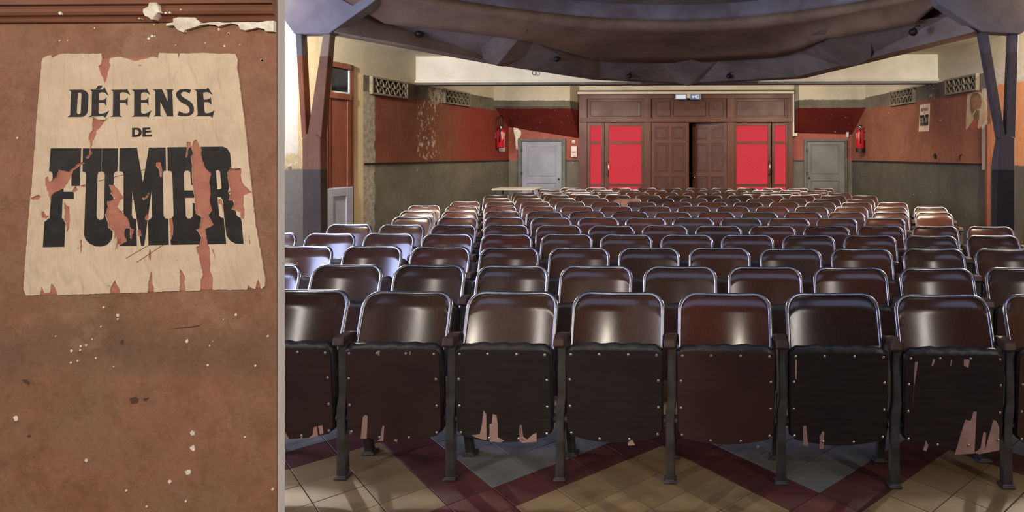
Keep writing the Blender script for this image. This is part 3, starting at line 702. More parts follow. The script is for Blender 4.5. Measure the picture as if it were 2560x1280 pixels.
# ------------------------------------------------------------------ poster glyphs (traced in photo pixels of the near poster)
Z1 = lambda p: ztr(p, 160, 200, 8.535)
Z2 = lambda p: ztr(p, 350, 200, 8.535)
Z3 = lambda p: ztr(p, 80, 350, 4.57)
Z4 = lambda p: ztr(p, 340, 350, 4.57)
Z5 = lambda p: ztr(p, 40, 600, 7.11)
Z6 = lambda p: ztr(p, 360, 580, 7.11)
Z7 = lambda p: ztr(p, 80, 110, 8.533)
GLY = [
 ('letter_d', Z1([(130,212),(410,208),(470,225),(520,265),(545,320),(535,640),(525,690),(490,745),(440,780),(390,790),(95,790),(150,760),(160,740),(180,260),(165,235)]), [Z1([(320,300),(335,275),(360,268),(390,275),(402,310),(385,690),(375,720),(345,733),(310,720),(295,690)])]),
 ('letter_e', Z1([(580,205),(860,205),(885,150),(975,335),(940,310),(890,270),(840,262),(790,270),(768,300),(768,428),(870,428),(905,415),(920,380),(930,380),(928,540),(912,540),(905,510),(870,488),(762,488),(757,690),(775,715),(800,722),(860,715),(920,695),(985,655),(905,815),(880,780),(850,770),(550,790),(605,755),(615,730),(625,250),(610,225)]), []),
 ('accent', Z1([(705,192),(760,120),(835,118),(838,140),(820,170),(780,195)]), []),
 ('letter_f', Z1([(1020,212),(1340,208),(1365,185),(1440,328),(1390,295),(1330,268),(1280,262),(1235,272),(1215,300),(1215,428),(1330,428),(1360,410),(1368,380),(1380,380),(1378,543),(1362,543),(1355,510),(1325,488),(1215,488),(1218,740),(1230,765),(1265,780),(1262,785),(1010,785),(1060,765),(1070,745),(1075,260),(1060,230)]), []),
 ('letter_e', Z2([(-157,208),(145,205),(165,178),(240,320),(190,285),(120,262),(65,272),(45,295),(42,428),(150,428),(180,412),(190,372),(202,372),(202,535),(186,535),(178,500),(150,485),(42,485),(45,690),(70,715),(120,722),(180,705),(262,652),(200,808),(185,785),(170,780),(-157,785),(-110,765),(-100,740),(-98,260),(-115,230)]), []),
 ('letter_n', Z2([(290,205),(490,200),(615,470),(610,240),(600,220),(555,205),(750,200),(720,220),(712,245),(728,775),(605,775),(455,455),(455,730),(470,760),(515,772),(300,775),(345,755),(355,735),(350,250),(335,225)]), []),
 ('letter_s', Z2([(1110,212),(1075,297),(1030,262),(980,250),(930,255),(900,280),(892,310),(915,350),(980,395),(1070,445),(1130,500),(1165,570),(1170,660),(1150,710),(1100,750),(1030,770),(960,772),(880,765),(818,752),(858,662),(900,690),(960,710),(1030,712),(1075,690),(1085,640),(1070,590),(1030,545),(960,510),(890,470),(830,410),(795,340),(793,290),(820,245),(880,205),(980,190),(1050,195)]), []),
 ('letter_e', Z2([(1168,205),(1445,195),(1472,165),(1568,322),(1520,290),(1470,262),(1400,262),(1375,275),(1365,300),(1378,425),(1470,415),(1510,400),(1518,372),(1530,372),(1545,527),(1530,527),(1510,490),(1475,470),(1382,475),(1395,670),(1415,705),(1450,712),(1520,700),(1570,675),(1612,650),(1560,808),(1540,780),(1510,770),(1205,772),(1245,750),(1255,730),(1230,250),(1210,220)]), []),
 ('letter_d', Z1([(1478,1022),(1600,1018),(1650,1040),(1680,1100),(1672,1160),(1630,1205),(1560,1218),(1478,1218)]), [Z1([(1530,1062),(1580,1062),(1615,1085),(1622,1120),(1605,1160),(1570,1172),(1530,1172)])]),
 ('letter_e', Z2([(80,1018),(235,1012),(238,1050),(140,1058),(140,1085),(255,1075),(260,1115),(140,1125),(140,1175),(270,1165),(272,1208),(80,1212)]), []),
 ('letter_f', Z3([(230,95),(575,93),(560,525),(465,525),(468,360),(385,360),(372,590),(490,590),(490,672),(362,672),(355,890),(375,912),(393,950),(383,1218),(140,1222),(158,935),(190,910),(215,890),(235,640),(252,420),(250,380),(235,360),(210,358)]), []),
 ('letter_u', Z3([(995,95),(988,355),(965,362),(947,385),(932,1080),(920,1140),(870,1195),(800,1215),(740,1212),(670,1180),(625,1130),(610,1080),(633,400),(628,375),(593,360),(596,95),(812,95),(803,358),(770,370),(760,395),(750,870),(760,900),(790,912),(820,905),(838,880),(847,395),(838,370),(809,358),(818,95)]), []),
 ('letter_m', Z4([(-173,93),(22,88),(92,490),(160,85),(348,85),(354,350),(330,352),(318,375),(325,865),(345,893),(378,900),(386,1196),(155,1200),(150,915),(180,900),(196,870),(192,555),(105,1203),(72,1203),(-31,570),(-36,850),(-25,890),(15,905),(20,1206),(-170,1206),(-178,905),(-140,890),(-128,860),(-128,385),(-145,360),(-178,355)]), []),
 ('letter_e', Z4([(372,83),(740,77),(755,510),(642,512),(632,370),(615,350),(575,350),(555,380),(562,575),(690,575),(690,658),(570,660),(580,870),(600,895),(635,895),(660,870),(660,720),(758,720),(778,1190),(412,1196),(388,900),(425,893),(443,860),(428,380),(412,355),(376,350)]), []),
 ('letter_r', Z4([(752,77),(1000,75),(1050,95),(1085,150),(1100,310),(1090,480),(1060,590),(1090,640),(1120,700),(1145,770),(1155,850),(1175,875),(1205,888),(1215,930),(1238,1185),(1150,1182),(1090,1150),(1045,1090),(1020,880),(1005,690),(980,650),(940,650),(962,865),(985,885),(1012,890),(1040,1185),(800,1190),(768,720)]), [Z4([(922,350),(950,340),(972,360),(990,545),(975,560),(938,562)])]),
]
TEARS = [
 Z3([(320,330),(345,345),(440,360),(525,275),(560,258),(620,250),(615,268),(555,300),(490,345),(465,400),(430,470),(385,545),(330,575),(260,610),(235,640),(232,690),(215,690),(200,640),(190,590),(165,520),(165,430),(195,420),(215,480),(290,415),(315,360)]),
 Z4([(645,75),(680,0),(705,0),(735,75),(765,110),(755,150),(770,230),(800,310),(870,380),(850,470),(865,600),(855,700),(885,800),(840,860),(900,965),(805,1020),(830,1190),(845,1210),(740,1210),(740,1170),(755,1110),(715,1040),(690,1022),(740,990),(740,960),(755,880),(690,840),(675,650),(650,480),(650,300),(635,190),(660,150),(640,90)]),
 Z4([(585,25),(640,25),(640,80),(618,90),(595,200),(572,195),(590,90)]),
 Z6([(1000,230),(1165,232),(1190,370),(1185,680),(1240,820),(1235,940),(1242,1100),(1008,1100),(1020,850),(1060,760),(1010,560),(975,400),(935,270)]),
 Z4([(1088,318),(1205,325),(1218,470),(1245,520),(1335,600),(1240,630),(1235,750),(1250,800),(1240,905),(1205,890),(1205,830),(1150,810),(1095,790),(1125,740),(1130,690),(1065,685),(1090,610),(1045,603),(1085,585),(1055,430),(1050,370)]),
 Z3([(885,505),(955,515),(990,555),(1065,660),(1020,690),(985,760),(1050,830),(1110,900),(1145,1010),(1180,1015),(1150,1130),(1130,1120),(1130,1010),(1090,1005),(1070,1060),(1095,1160),(1010,1200),(970,1170),(940,1040),(880,1000),(870,920),(845,850),(880,760),(870,700),(965,670),(905,610),(920,580)]),
 Z3([(665,-12),(712,-12),(705,50),(685,110),(705,150),(655,215),(625,205),(660,165),(675,90)]),
 Z3([(560,525),(590,512),(620,505),(632,535),(590,540)]), Z3([(465,590),(490,545),(515,525),(535,570),(495,600)]),
 Z3([(375,690),(410,750),(440,760),(445,850),(440,1000),(405,1055),(395,950),(378,920),(385,850)]),
 Z3([(120,815),(150,815),(175,860),(210,870),(175,900),(120,890)]), Z3([(0,660),(90,625),(120,650),(80,685),(5,680)]),
 Z4([(240,260),(270,243),(300,260),(315,360),(315,420),(285,420),(270,330),(240,300)]), Z4([(80,650),(120,655),(150,600),(165,600),(150,655),(95,690)]),
 Z4([(115,880),(150,830),(160,880),(140,920),(115,905)]), Z4([(25,1040),(60,1005),(80,1090),(30,1100)]),
 Z4([(385,895),(430,900),(440,1020),(425,1130),(400,1140),(395,1000)]), Z4([(940,690),(965,672),(995,690),(1020,820),(1000,820),(985,740),(945,720)]),
 Z7([(1500,150),(1700,150),(1690,300),(1670,400),(1695,460),(1640,600),(1630,700),(1575,840),(1545,780),(1470,590),(1435,490),(1490,430),(1510,330)]),
 Z1([(630,792),(700,800),(800,860),(910,865),(840,960),(770,1050),(715,1080),(710,1160),(660,1285),(540,1285),(550,1160),(620,1080)]),
 Z5([(430,1050),(450,930),(475,820),(500,870),(520,930),(620,930),(640,790),(660,765),(720,860),(760,960),(770,1050)]),
 Z5([(1660,1040),(1700,830),(1780,705),(1830,820),(1870,880),(1885,1040)]), Z5([(2340,1040),(2370,740),(2420,550),(2440,700),(2495,1040)]),
 Z5([(2370,290),(2390,150),(2415,190),(2410,350),(2390,360)]), Z6([(650,1120),(650,650),(700,700),(745,790),(735,870),(768,1120)]),
 Z6([(1830,1090),(1870,935),(1910,980),(1990,1010),(2010,920),(2045,830),(2100,1010),(2110,1090)]), Z6([(1210,275),(1250,320),(1290,500),(1265,420)]),
 Z6([(1880,40),(1905,200),(1880,210)]), Z5([(1160,0),(1195,0),(1190,180),(1165,260),(1155,130)]),
]
PAPER = [(108,147),(115,143),(130,138),(133,146),(150,136),(175,134),(220,134.5),(257,134),(277,146),(305,143),(340,153),(365,148),(385,142),(397,146),(400,133),(447,134),(448,150),(452,134),(500,133),(590,135),(596,150),(594,170),(600,200),(606,252),(613,300),(619,362),(625,420),(633,492),(640,560),(648,602),(655,640),(665,700),(664,715),(655,722),(600,724),(535,724),(500,726),(420,728),(340,731),(250,734),(150,737),(68,738),(61,722),(63,700),(66,650),(70,600),(77,515),(85,430),(91,350),(95,290),(99,245),(103,200)]

# ------------------------------------------------------------------ near partition wall with the torn poster
YF = 1.2
QS = 2.6/YF
def fpt(px, py): p = at(px, py, YF); return (p.x, p.z)
xe = fpt(691, 385)[0]
k = NT('partition_paint'); sx = k.n('ShaderNodeSeparateXYZ', {0: k.co()})
n1 = k.step(k.noise(1.7*QS, 6, 0.68), 0.36, 0.66); n2 = k.step(k.noise(4.5*QS, 5, 0.7, off=(3, 1, 5)), 0.42, 0.66); n3 = k.noise(45*QS, 5, 0.75)
c = k.mix(n1, lin((176, 122, 96)), lin((164, 124, 96)))
c = k.mix(k.math('MULTIPLY', n2, 0.6), c, lin((148, 102, 76)))
sm_ = k.math('MULTIPLY', k.step(k.math('ABSOLUTE', k.math('SUBTRACT', k.math('ADD', sx.outputs[2], k.math('MULTIPLY', k.noise(3*QS, 4), 0.3/QS)), 1.235)), 0.16/QS, 0.03/QS), 0.5)
c = k.mix(sm_, c, lin((120, 98, 80)))
n5 = k.step(k.noise(14*QS, 7, 0.8, off=(7, 2, 1)), 0.48, 0.62)
c = k.mix(k.math('MULTIPLY', n5, 0.35), c, lin((132, 86, 62)))
n6 = k.step(k.noise(3.2*QS, 6, 0.75, off=(2, 8, 4)), 0.56, 0.66)
c = k.mix(k.math('MULTIPLY', n6, 0.35), c, lin((196, 150, 124)))
c = k.mix(k.math('MULTIPLY', k.step(k.noise(60*QS, 2, 0.5, off=(9, 0, 2)), 0.73, 0.76), 0.6), c, lin((96, 62, 44)))
c = k.mix(0.75, c, k.mix(n3, (0.4, 0.45, 0.45, 1), (1, 1, 1, 1)), 'MULTIPLY')
hh_ = k.math('ADD', k.noise(30*QS, 6, 0.7), k.math('MULTIPLY', k.noise(6*QS, 4), 0.8)); k.bump(hh_, 0.35, 0.006/QS)
M['partition'] = k.out(c, 0.7, 0, 0.3)
M['moulding'] = paint('moulding_brown_paint', (134, 84, 60), (112, 68, 48), 8, 0.6, bump=0.2, bscale=90, stretch=(0.3, 1, 3))
M['undercoat'] = paint('salmon_undercoat', (176, 110, 96), (190, 128, 104), 22, 0.85, bump=0.3, bscale=130)
k = NT('aged_paper'); cr = k.noise(5*QS, 5, 0.6, (4, 1, 0.8)); sp = k.step(k.noise(38*QS, 2, 0.5), 0.74, 0.78)
c = k.mix(k.step(k.noise(4*QS, 5, 0.65), 0.35, 0.7), lin((230, 206, 178)), lin((212, 188, 160)))
c = k.mix(k.math('MULTIPLY', sp, 0.5), c, lin((120, 90, 66)))
vor = k.n('ShaderNodeTexVoronoi', {'Vector': k.n('ShaderNodeMapping', {'Vector': k.co(), 'Scale': (7, 1, 2)}).outputs[0], 'Scale': 1.3*QS}, feature='DISTANCE_TO_EDGE')
h = k.math('ADD', k.math('MULTIPLY', cr, 1.0), k.math('MULTIPLY', k.step(vor.outputs[0], 0.0, 0.09), 0.13)); k.bump(h, 0.85, 0.02/QS)
M['paper'] = k.out(c, 0.75, 0, 0.25)
k = NT('printing_ink'); M['ink'] = k.out(k.mix(k.step(k.noise(30, 4), 0.35, 0.75), lin((30, 27, 26)), lin((46, 41, 39))), 0.6, 0, 0.4)

fw = empty('wall_front', (0, YF, 0), 0, 'near brown painted partition wall carrying the torn no smoking poster', 'wall', kind='structure')
xw = fpt(-420, 385)[0]; xj = at(712, 385, YF+0.12).x
G().box(xw, xe, 0.0, 0.004, 0, 3.4).build('wall_face', 'partition', fw)
G().hexa([(xw, 0.004, 0), (xe, 0.004, 0), (xj, 0.12, 0), (xw, 0.12, 0)], [(xw, 0.004, 3.4), (xe, 0.004, 3.4), (xj, 0.12, 3.4), (xw, 0.12, 3.4)]).build('wall_body', 'plaster_edge', fw)
# moulding near the top of the frame
zz = lambda py: fpt(350, py)[1]
prof = [(0.0, zz(57)), (-0.012, zz(56)), (-0.014, zz(52)), (-0.007, zz(46)), (-0.010, zz(42)), (-0.022, zz(39)), (-0.026, zz(32)), (-0.026, zz(24)), (-0.020, zz(20)), (-0.020, zz(17)), (-0.034, zz(14)), (-0.036, zz(-10)), (0.0, zz(-12))]
trm = empty('trim_6', (0, YF, 0), 0, 'brown moulded picture rail above the torn poster', 'trim', kind='structure')
xa = fpt(-420, 385)[0]
G().prism([(p[0], p[1]) for p in prof], lambda u, v, d: (d, u/QS, v), xa, xe).build('moulding', 'moulding', trm)
def fpl(u, v, d): x, z = fpt(u, v); return (x, -d, z)
Z8 = lambda p: ztr(p, 360, 0, 6.4)
for pts, th in ((Z8([(205,75),(325,75),(330,120),(365,160),(355,190),(385,235),(340,240),(290,300),(270,350),(230,340),(200,310),(140,285),(110,230),(110,180),(190,140)]), 0.040),
                (Z8([(520,310),(600,290),(870,295),(895,330),(955,370),(950,395),(1090,370),(1250,360),(1300,375),(1420,375),(1530,365),(1700,365),(1870,370),(2000,350),(2117,345),(2117,520),(1990,515),(1970,480),(1860,455),(1800,470),(1660,500),(1590,480),(1550,410),(1430,385),(1330,410),(1240,440),(1190,415),(1080,400),(950,420),(850,450),(710,495),(690,530),(650,520),(580,480),(530,420),(420,430),(415,390),(520,370)]), 0.018)):
    G().prism(pts, fpl, 0.0, th/QS).build('plaster_chip', 'plaster_white', fw, bevel=0.001)
fk = G()
spots = [(360+a/6.4, b/6.4, r/6.4) for a, b, r in ((135,575,26),(178,578,12),(80,618,24),(1200,470,22),(1360,545,15),(1540,715,10),(1900,965,20),(165,400,14),(370,405,18),(680,180,18),(1290,740,18),(985,690,12),(510,725,10),(440,232,22),(500,228,18),(20,315,16))]
spots += [(a/2, 640+b/2, r/2) for a, b, r in ((590,297,9),(590,315,6),(520,256,6),(358,474,8),(405,450,7),(402,470,6),(432,445,7),(463,414,5),(356,532,6),(390,524,5),(480,510,5),(935,424,10),(1065,427,3),(1050,447,5),(1040,545,6),(1180,294,7),(1118,316,4),(1278,548,7),(82,810,14),(433,1020,10),(965,886,14),(965,960,15),(940,1080,16),(850,1128,10),(1225,905,5),(633,1172,6),(1340,400,7),(735,1252,6),(1365,1165,9),(930,1225,6),(506,352,5),(280,400,4),(570,552,4))]
spots += [(168, 37, 4), (237, 70, 2), (150, 102, 2), (656, 150, 4), (44, 345, 3), (572, 84, 3), (170, 102, 2)]
for (u, v, r) in spots:
    n = 9; pts = [(u+r*random.uniform(0.6, 1.1)*cos(2*pi*i/n), v+r*random.uniform(0.6, 1.1)*sin(2*pi*i/n)) for i in range(n)]
    fk.prism(pts, fpl, 0.0, 0.03/QS if v < 57 else 0.001)
tag(fk.build('plaster_fleck', 'plaster_white', fw), kind='stuff')
cr_ = G()
for pts in ([(437, 820), (470, 817), (500, 812), (498, 815), (470, 820), (437, 822)],
            [(325, 995), (340, 992), (347, 998), (343, 1008), (328, 1009)], [(358, 997), (370, 993), (372, 997), (362, 1003)], [(56, 950), (66, 948), (75, 957), (72, 962), (60, 955)], [(68, 1088), (75, 1086), (78, 1091), (72, 1094)],
            [(300, 855), (308, 847), (308, 860), (304, 860)]):
    cr_.prism(pts, fpl, 0.0, 0.0008)
M['gouge'] = flat('dark_gouge', (96, 66, 50), 0.9)
tag(cr_.build('scratch', 'gouge', fw), kind='stuff')

px0, pz0 = fpt(360, 738)
pst = empty('poster', (px0, YF, pz0), 0, 'large torn cream paper poster reading DÉFENSE DE FUMER in black letters', 'poster')
def ppl(u, v, d): x, z = fpt(u, v); return (x-px0, -d, z-pz0)
und = [(110,150),(590,139),(600,210),(612,305),(640,565),(661,712),(650,719),(420,727),(250,733),(68,737),(66,700),(95,300)]
G().prism(und, ppl, 0.0, 0.0006).build('undercoat', 'undercoat', pst)
def rough_edges(pts, amp, seg):
    out = []
    for i in range(len(pts)):
        a, b = pts[i], pts[(i+1) % len(pts)]; L = sqrt((a[0]-b[0])**2+(a[1]-b[1])**2); n = max(1, int(L/seg))
        for j in range(n):
            t = j/n; out.append((a[0]+(b[0]-a[0])*t+random.uniform(-amp, amp)*(j > 0), a[1]+(b[1]-a[1])*t+random.uniform(-amp, amp)*(j > 0)))
    return out
TEARS = [rough_edges(t, 1.1, 5) for t in TEARS]
def cut(o, tears):
    """punch the torn places out of a paper or ink mesh"""
    def bb(p): return (min(q[0] for q in p), max(q[0] for q in p), min(q[1] for q in p), max(q[1] for q in p))
    tmp = []
    for t in tears:
        c = G().prism(t, ppl, -0.004, 0.008).build('cutter', 'paper', pst); tmp.append(c)
        md = o.modifiers.new('cut', 'BOOLEAN'); md.operation = 'DIFFERENCE'; md.object = c; md.solver = 'EXACT'
    bpy.context.view_layer.update()
    dg = bpy.context.evaluated_depsgraph_get()
    me = bpy.data.meshes.new_from_object(o.evaluated_get(dg)); o.modifiers.clear(); me.name = o.name
    if len(me.polygons): o.data = me
    for c in tmp: bpy.data.objects.remove(c)
def overl(p, t):
    return not (max(q[0] for q in p) < min(q[0] for q in t) or min(q[0] for q in p) > max(q[0] for q in t) or max(q[1] for q in p) < min(q[1] for q in t) or min(q[1] for q in p) > max(q[1] for q in t))
sheet = G().prism(rough_edges(PAPER, 0.9, 7), ppl, 0.0006, 0.0022).build('sheet', 'paper', pst)
cut(sheet, TEARS)
for nm, outl, holes in GLY:
    o = G().prism(outl, ppl, 0.0022, 0.0027, holes).build(nm, 'ink', pst)
    ts = [t for t in TEARS if overl(outl, t)]
    if ts: cut(o, ts)
# pencil scratches over the print
sc = G()
for (a, b) in (((318, 645), (375, 612)), ((345, 655), (420, 605)), ((250, 452), (380, 420)), ((300, 530), (330, 520)), ((330, 500), (400, 478))):
    dx, dy = b[0]-a[0], b[1]-a[1]; L = sqrt(dx*dx+dy*dy); nx, ny = -dy/L*0.35, dx/L*0.35
    sc.prism([(a[0]+nx, a[1]+ny), (b[0]+nx, b[1]+ny), (b[0]-nx, b[1]-ny), (a[0]-nx, a[1]-ny)], ppl, 0.0022, 0.0030)
tag(sc.build('scratch', 'gouge', pst), kind='stuff')
cl = G()
for pts in (Z1([(640, 775), (760, 800), (880, 790), (950, 810), (910, 865), (800, 860), (700, 800)]), Z4([(1085, 318), (1150, 312), (1205, 322), (1150, 330)]), [(296, 590), (289, 610), (287, 620), (293, 622), (298, 606)]):
    cl.prism(pts, ppl, 0.0028, 0.005)
cl.build('curled_edge', 'paper', pst)

# ------------------------------------------------------------------ posters on the right wall
Z9 = lambda p: ztr(p, 2220, 160, 4.923)
quad = Z9([(395, 505), (518, 485), (505, 825), (378, 832)])
sc0, zc0 = wr(*quad[3])
e = empty('poster', (RLOC[0]+cos(AR)*sc0, RLOC[1]+sin(AR)*sc0, zc0), AR, 'small cream no smoking poster on the right wall between the two vents', 'poster')
def rpl(u, v, d): s, z = wr(u, v); return (s-sc0, d, z-zc0)
G().prism(quad, rpl, 0, 0.003).build('sheet', 'paper', e)
def remap(p):
    yt, yb = 140.0, 730.0; v = (p[1]-yt)/(yb-yt); xl = 106+(64-106)*v; xr = 594+(664-594)*v; u = (p[0]-xl)/(xr-xl)
    v2 = 0.18+(v-0.14)*0.86 if v < 0.38 else v
    a = (quad[0][0]+(quad[1][0]-quad[0][0])*u, quad[0][1]+(quad[1][1]-quad[0][1])*u); b = (quad[3][0]+(quad[2][0]-quad[3][0])*u, quad[3][1]+(quad[2][1]-quad[3][1])*u)
    return (a[0]+(b[0]-a[0])*v, a[1]+(b[1]-a[1])*v)
for nm, outl, holes in GLY:
    G().prism([remap(p) for p in outl], rpl, 0.003, 0.004, [[remap(p) for p in h] for h in holes]).build(nm, 'ink', e)
pp = Z9([(975,370),(1060,345),(1140,350),(1180,420),(1205,500),(1225,600),(1220,660),(1190,720),(1130,790),(1100,790),(1115,690),(1050,690),(1000,770),(960,810),(965,600)])
sc1, zc1 = wr(*pp[13])
e2 = empty('poster', (RLOC[0]+cos(AR)*sc1, RLOC[1]+sin(AR)*sc1, zc1), AR, 'faded torn portrait poster below the right vent near the pillar', 'poster')
def rpl2(u, v, d): s, z = wr(u, v); return (s-sc1, d, z-zc1)
M['poster_paper'] = paint('faded_poster_paper', (196, 172, 138), (176, 150, 118), 6, 0.8)
M['poster_brown'] = paint('faded_brown_print', (112, 84, 60), (134, 104, 76), 9, 0.8)
M['poster_face'] = paint('faded_skin_print', (160, 116, 84), (142, 100, 72), 9, 0.8)
M['poster_pink'] = paint('faded_pink_print', (168, 92, 74), (150, 80, 62), 9, 0.8)
G().prism(pp, rpl2, 0, 0.003).build('sheet', 'poster_paper', e2)
G().prism(Z9([(1010,430),(1040,360),(1100,350),(1140,380),(1155,470),(1140,545),(1080,560),(1050,600),(1040,640),(1015,560)]), rpl2, 0.003, 0.004).build('printed_hair', 'poster_brown', e2)
G().prism(Z9([(1030,450),(1050,410),(1110,392),(1138,430),(1145,500),(1125,550),(1070,555),(1040,530)]), rpl2, 0.004, 0.005).build('printed_face', 'poster_face', e2)
for b in ([(1045,465),(1075,455),(1075,465),(1048,475)], [(1095,450),(1125,440),(1126,450),(1096,460)], [(1070,520),(1110,510),(1112,522),(1072,530)]):
    G().prism(Z9(b), rpl2, 0.005, 0.006).build('printed_feature', 'poster_brown', e2)
G().prism(Z9([(1050,640),(1090,560),(1130,570),(1125,690),(1060,690)]), rpl2, 0.003, 0.0045).build('printed_collar', 'poster_brown', e2)
G().prism(Z9([(1000,760),(1060,690),(1115,690),(1105,785),(1030,820)]), rpl2, 0.003, 0.0045).build('printed_shoulder', 'poster_pink', e2)
# small hole, made as a raised black patch, and cable on the right wall
hp = G().prism(Z9([(570,1110),(585,1100),(605,1130),(600,1168),(580,1170),(568,1140)]), lambda u, v, d: (wr(u, v)[0], d, wr(u, v)[1]), 0.0, 0.012).build('wall_hole', 'rubber', loc=RLOC, rot=RROT)
tag(hp, 'small black hole patch low on the red part of the right wall', 'socket')
pc = [wr(*p) for p in Z9([(890,1185),(890,1145),(900,1120),(918,1118)])]
hc = G().tube([(p[0], 0.012, p[1]) for p in pc], 0.008, 6).build('cable_end', 'rubber', loc=RLOC, rot=RROT)
tag(hc, 'short dark hooked cable end sticking up on the right wall', 'cable')

# ------------------------------------------------------------------ broken lamp holders under the balcony
def holder(px, py, Y, label, hook=False):
    p = at(px, py, Y)
    e = empty('lamp_hook' if hook else 'lamp_holder', p, 0, label, 'lamp fitting', None if hook else 'broken lamp holders under the balcony')
    if hook:
        G().tube([(0.03, 0, 0.12), (0.03, 0, 0.04), (0.0, 0, 0.0)], 0.007, 6).build('stem', 'iron', e)
        G().tube([(0.035*cos(a)-0.01, 0, 0.035*sin(a)-0.03) for a in [i*pi/6 for i in range(12)]], 0.006, 6, True).build('ring', 'iron', e)
    else:
        G().tube([(0, 0, 0), (0, -0.05, -0.01), (0.005, -0.09, -0.02)], [0.04, 0.045, 0.03], 10).build('socket', 'rubber', e, smooth=True)
        G().tube([(0.0, -0.04, 0.03), (0.02, -0.08, 0.05), (0.06, -0.09, 0.045)], 0.007, 6).build('wire', 'rubber', e)
def fascia_y(px, py):
    # first point of the ray on the faceted fascia
    for i in range(len(bpts)-1):
        a, b, ta, tb_ = bpts[i], bpts[i+1], tops[i], tops[i+1]
        n = (b-a).cross(ta-a); o = Vector((0, 0, EYE)); q = at(px, py, 1.0)-o
        t = (a-o).dot(n)/q.dot(n); h = o+q*t
        if min(a.x, b.x)-0.01 <= h.x <= max(a.x, b.x)+0.01: return h.y
    return 8.0
for px, py, lab in ((1052, 84, 'broken black lamp holder at left end of the faceted balcony beam'), (1394, 147, 'broken black lamp holder on beam, left of the hanging ring hook'),
                    (1574, 190, 'small broken lamp holder low on the beam above the left red door'), (1822, 190, 'small broken lamp holder low on the beam above the right door post'),
                    (1996, 150, 'broken lamp holder on the bluish right part of the balcony beam'), (2280, 80, 'broken lamp holder at right end of the balcony beam near the pillar')):
    holder(px, py, fascia_y(px, py)-0.005, lab)
holder(1337, 178, 10.92, 'small metal ring hook hanging before the cream beam', True)

# ------------------------------------------------------------------ white table at the back left
tc = at(1292, 471, 13.0)
tbl = empty('table', (tc.x, 13.05, 0), 0, 'white topped table at the left end of the back rows', 'table')
zt = at(1292, 470, 13.0).z
G().box(-0.44, 0.44, -0.3, 0.3, zt-0.035, zt).build('tabletop', 'table_white', tbl, bevel=0.006)
for sx_ in (-0.38, 0.38):
    for sy in (-0.24, 0.24):
        G().tube([(sx_, sy, 0), (sx_, sy, zt-0.035)], 0.018, 8).build('leg', 'iron', tbl)

# ------------------------------------------------------------------ cinema seats
PITCH = 0.52; ZTOP = 0.853
ROWS = [(3.172, 0.199), (3.991, 0.723), (4.776, 0.229), (5.555, 0.723), (6.269, 0.279), (7.053, 0.778), (7.780, 0.284), (8.584, 0.743), (9.387, 0.249), (10.115, 0.698), (10.892, 0.189), (11.646, 0.693), (12.449, 0.219), (13.235, 0.718)]
HW = 0.218
def top_z(x):
    r = 0.075; ax = abs(x)
    dip = 0.012*(1-(x/HW)**2)
    z = ZTOP-0.012-dip
    if ax > HW-r: z -= r-sqrt(max(0, r*r-(ax-(HW-r))**2))
    return z
def back_pt(x, z):
    t = (z-0.43)/(ZTOP-0.43)
    return (x, -0.155*(1-t)-0.036*(x/HW)**2, z)
nx_ = 22; nz_ = 5
xs = [-HW*cos(pi*i/nx_) for i in range(nx_+1)]
g = G()
for side, off in ((0, 0.0), (1, 0.012)):
    for x in xs:
        zt_ = top_z(x)
        for kz in range(nz_+1):
            p = back_pt(x, 0.43+(zt_-0.43)*kz/nz_); g.v.append((p[0], p[1]+off, p[2]))
N1 = (nx_+1)*(nz_+1)
for i in range(nx_):
    for kz in range(nz_):
        a = i*(nz_+1)+kz; b = a+nz_+1
        g.f.append((a, b, b+1, a+1)); g.f.append((N1+a+1, N1+b+1, N1+b, N1+a))
ring = [i*(nz_+1) for i in range(nx_+1)]+[nx_*(nz_+1)+k_ for k_ in range(1, nz_+1)]+[i*(nz_+1)+nz_ for i in range(nx_-1, -1, -1)]+[k_ for k_ in range(nz_-1, 0, -1)]
for i in range(len(ring)):
    a, b = ring[i], ring[(i+1) % len(ring)]; g.f.append((b, a, N1+a, N1+b))
me_back = g.mesh('backrest')
for f in me_back.polygons: f.use_smooth = len(f.vertices) == 4 and abs(f.normal.y) > 0.6
path = [back_pt(-HW, 0.46+i*0.06) for i in range(6)]
path += [back_pt(x, top_z(x)) for x in xs]
path += [back_pt(HW, 0.46+i*0.06) for i in range(5, -1, -1)]
path = [(p[0], p[1]+0.006, p[2]) for p in path]
me_rim = G().tube(path, 0.0115, 8).mesh('rim', smooth=True)
# folded seat: plywood underside facing forward, black cushion behind
SW = 0.222
def pan_y(z): return -0.188-0.03*(z-0.17)/0.45
out = []
def bow(x): return 0.172+0.035*(x/SW)**2
for i in range(13): x = -SW+0.02+(2*SW-0.04)*i/12; out.append((x, bow(x)))
out += [(SW, bow(SW)+0.03), (SW, 0.585), (SW-0.008, 0.602), (SW-0.03, 0.61), (-SW+0.03, 0.61), (-SW+0.008, 0.602), (-SW, 0.585), (-SW, bow(SW)+0.03)]
me_pan = G().prism(out, lambda u, v, d: (u, pan_y(v)+d, v), 0, 0.009).mesh('seat_panel', 0.0015)
cu = G()
prof_c = [(0.19, 0.010), (0.4, 0.010), (0.6, 0.008), (0.624, 0.012), (0.637, 0.024), (0.636, 0.044), (0.61, 0.056), (0.4, 0.062), (0.24, 0.06), (0.2, 0.045)]
ncx = 14
for i in range(ncx+1):
    x = -0.226+0.452*i/ncx; en = 1-0.10*(abs(x)/0.226)**8
    for (z, d) in prof_c:
        zz_ = 0.4+(z-0.4)*en + (0.004*sin(i*2.1) if z > 0.61 else 0) - (0.0 if z > 0.3 else 0.02*(1-(x/0.226)**2)-0.02*0.4)
        cu.v.append((x, pan_y(0.4 if z < 0.17 else z)+d, zz_))
m_ = len(prof_c)
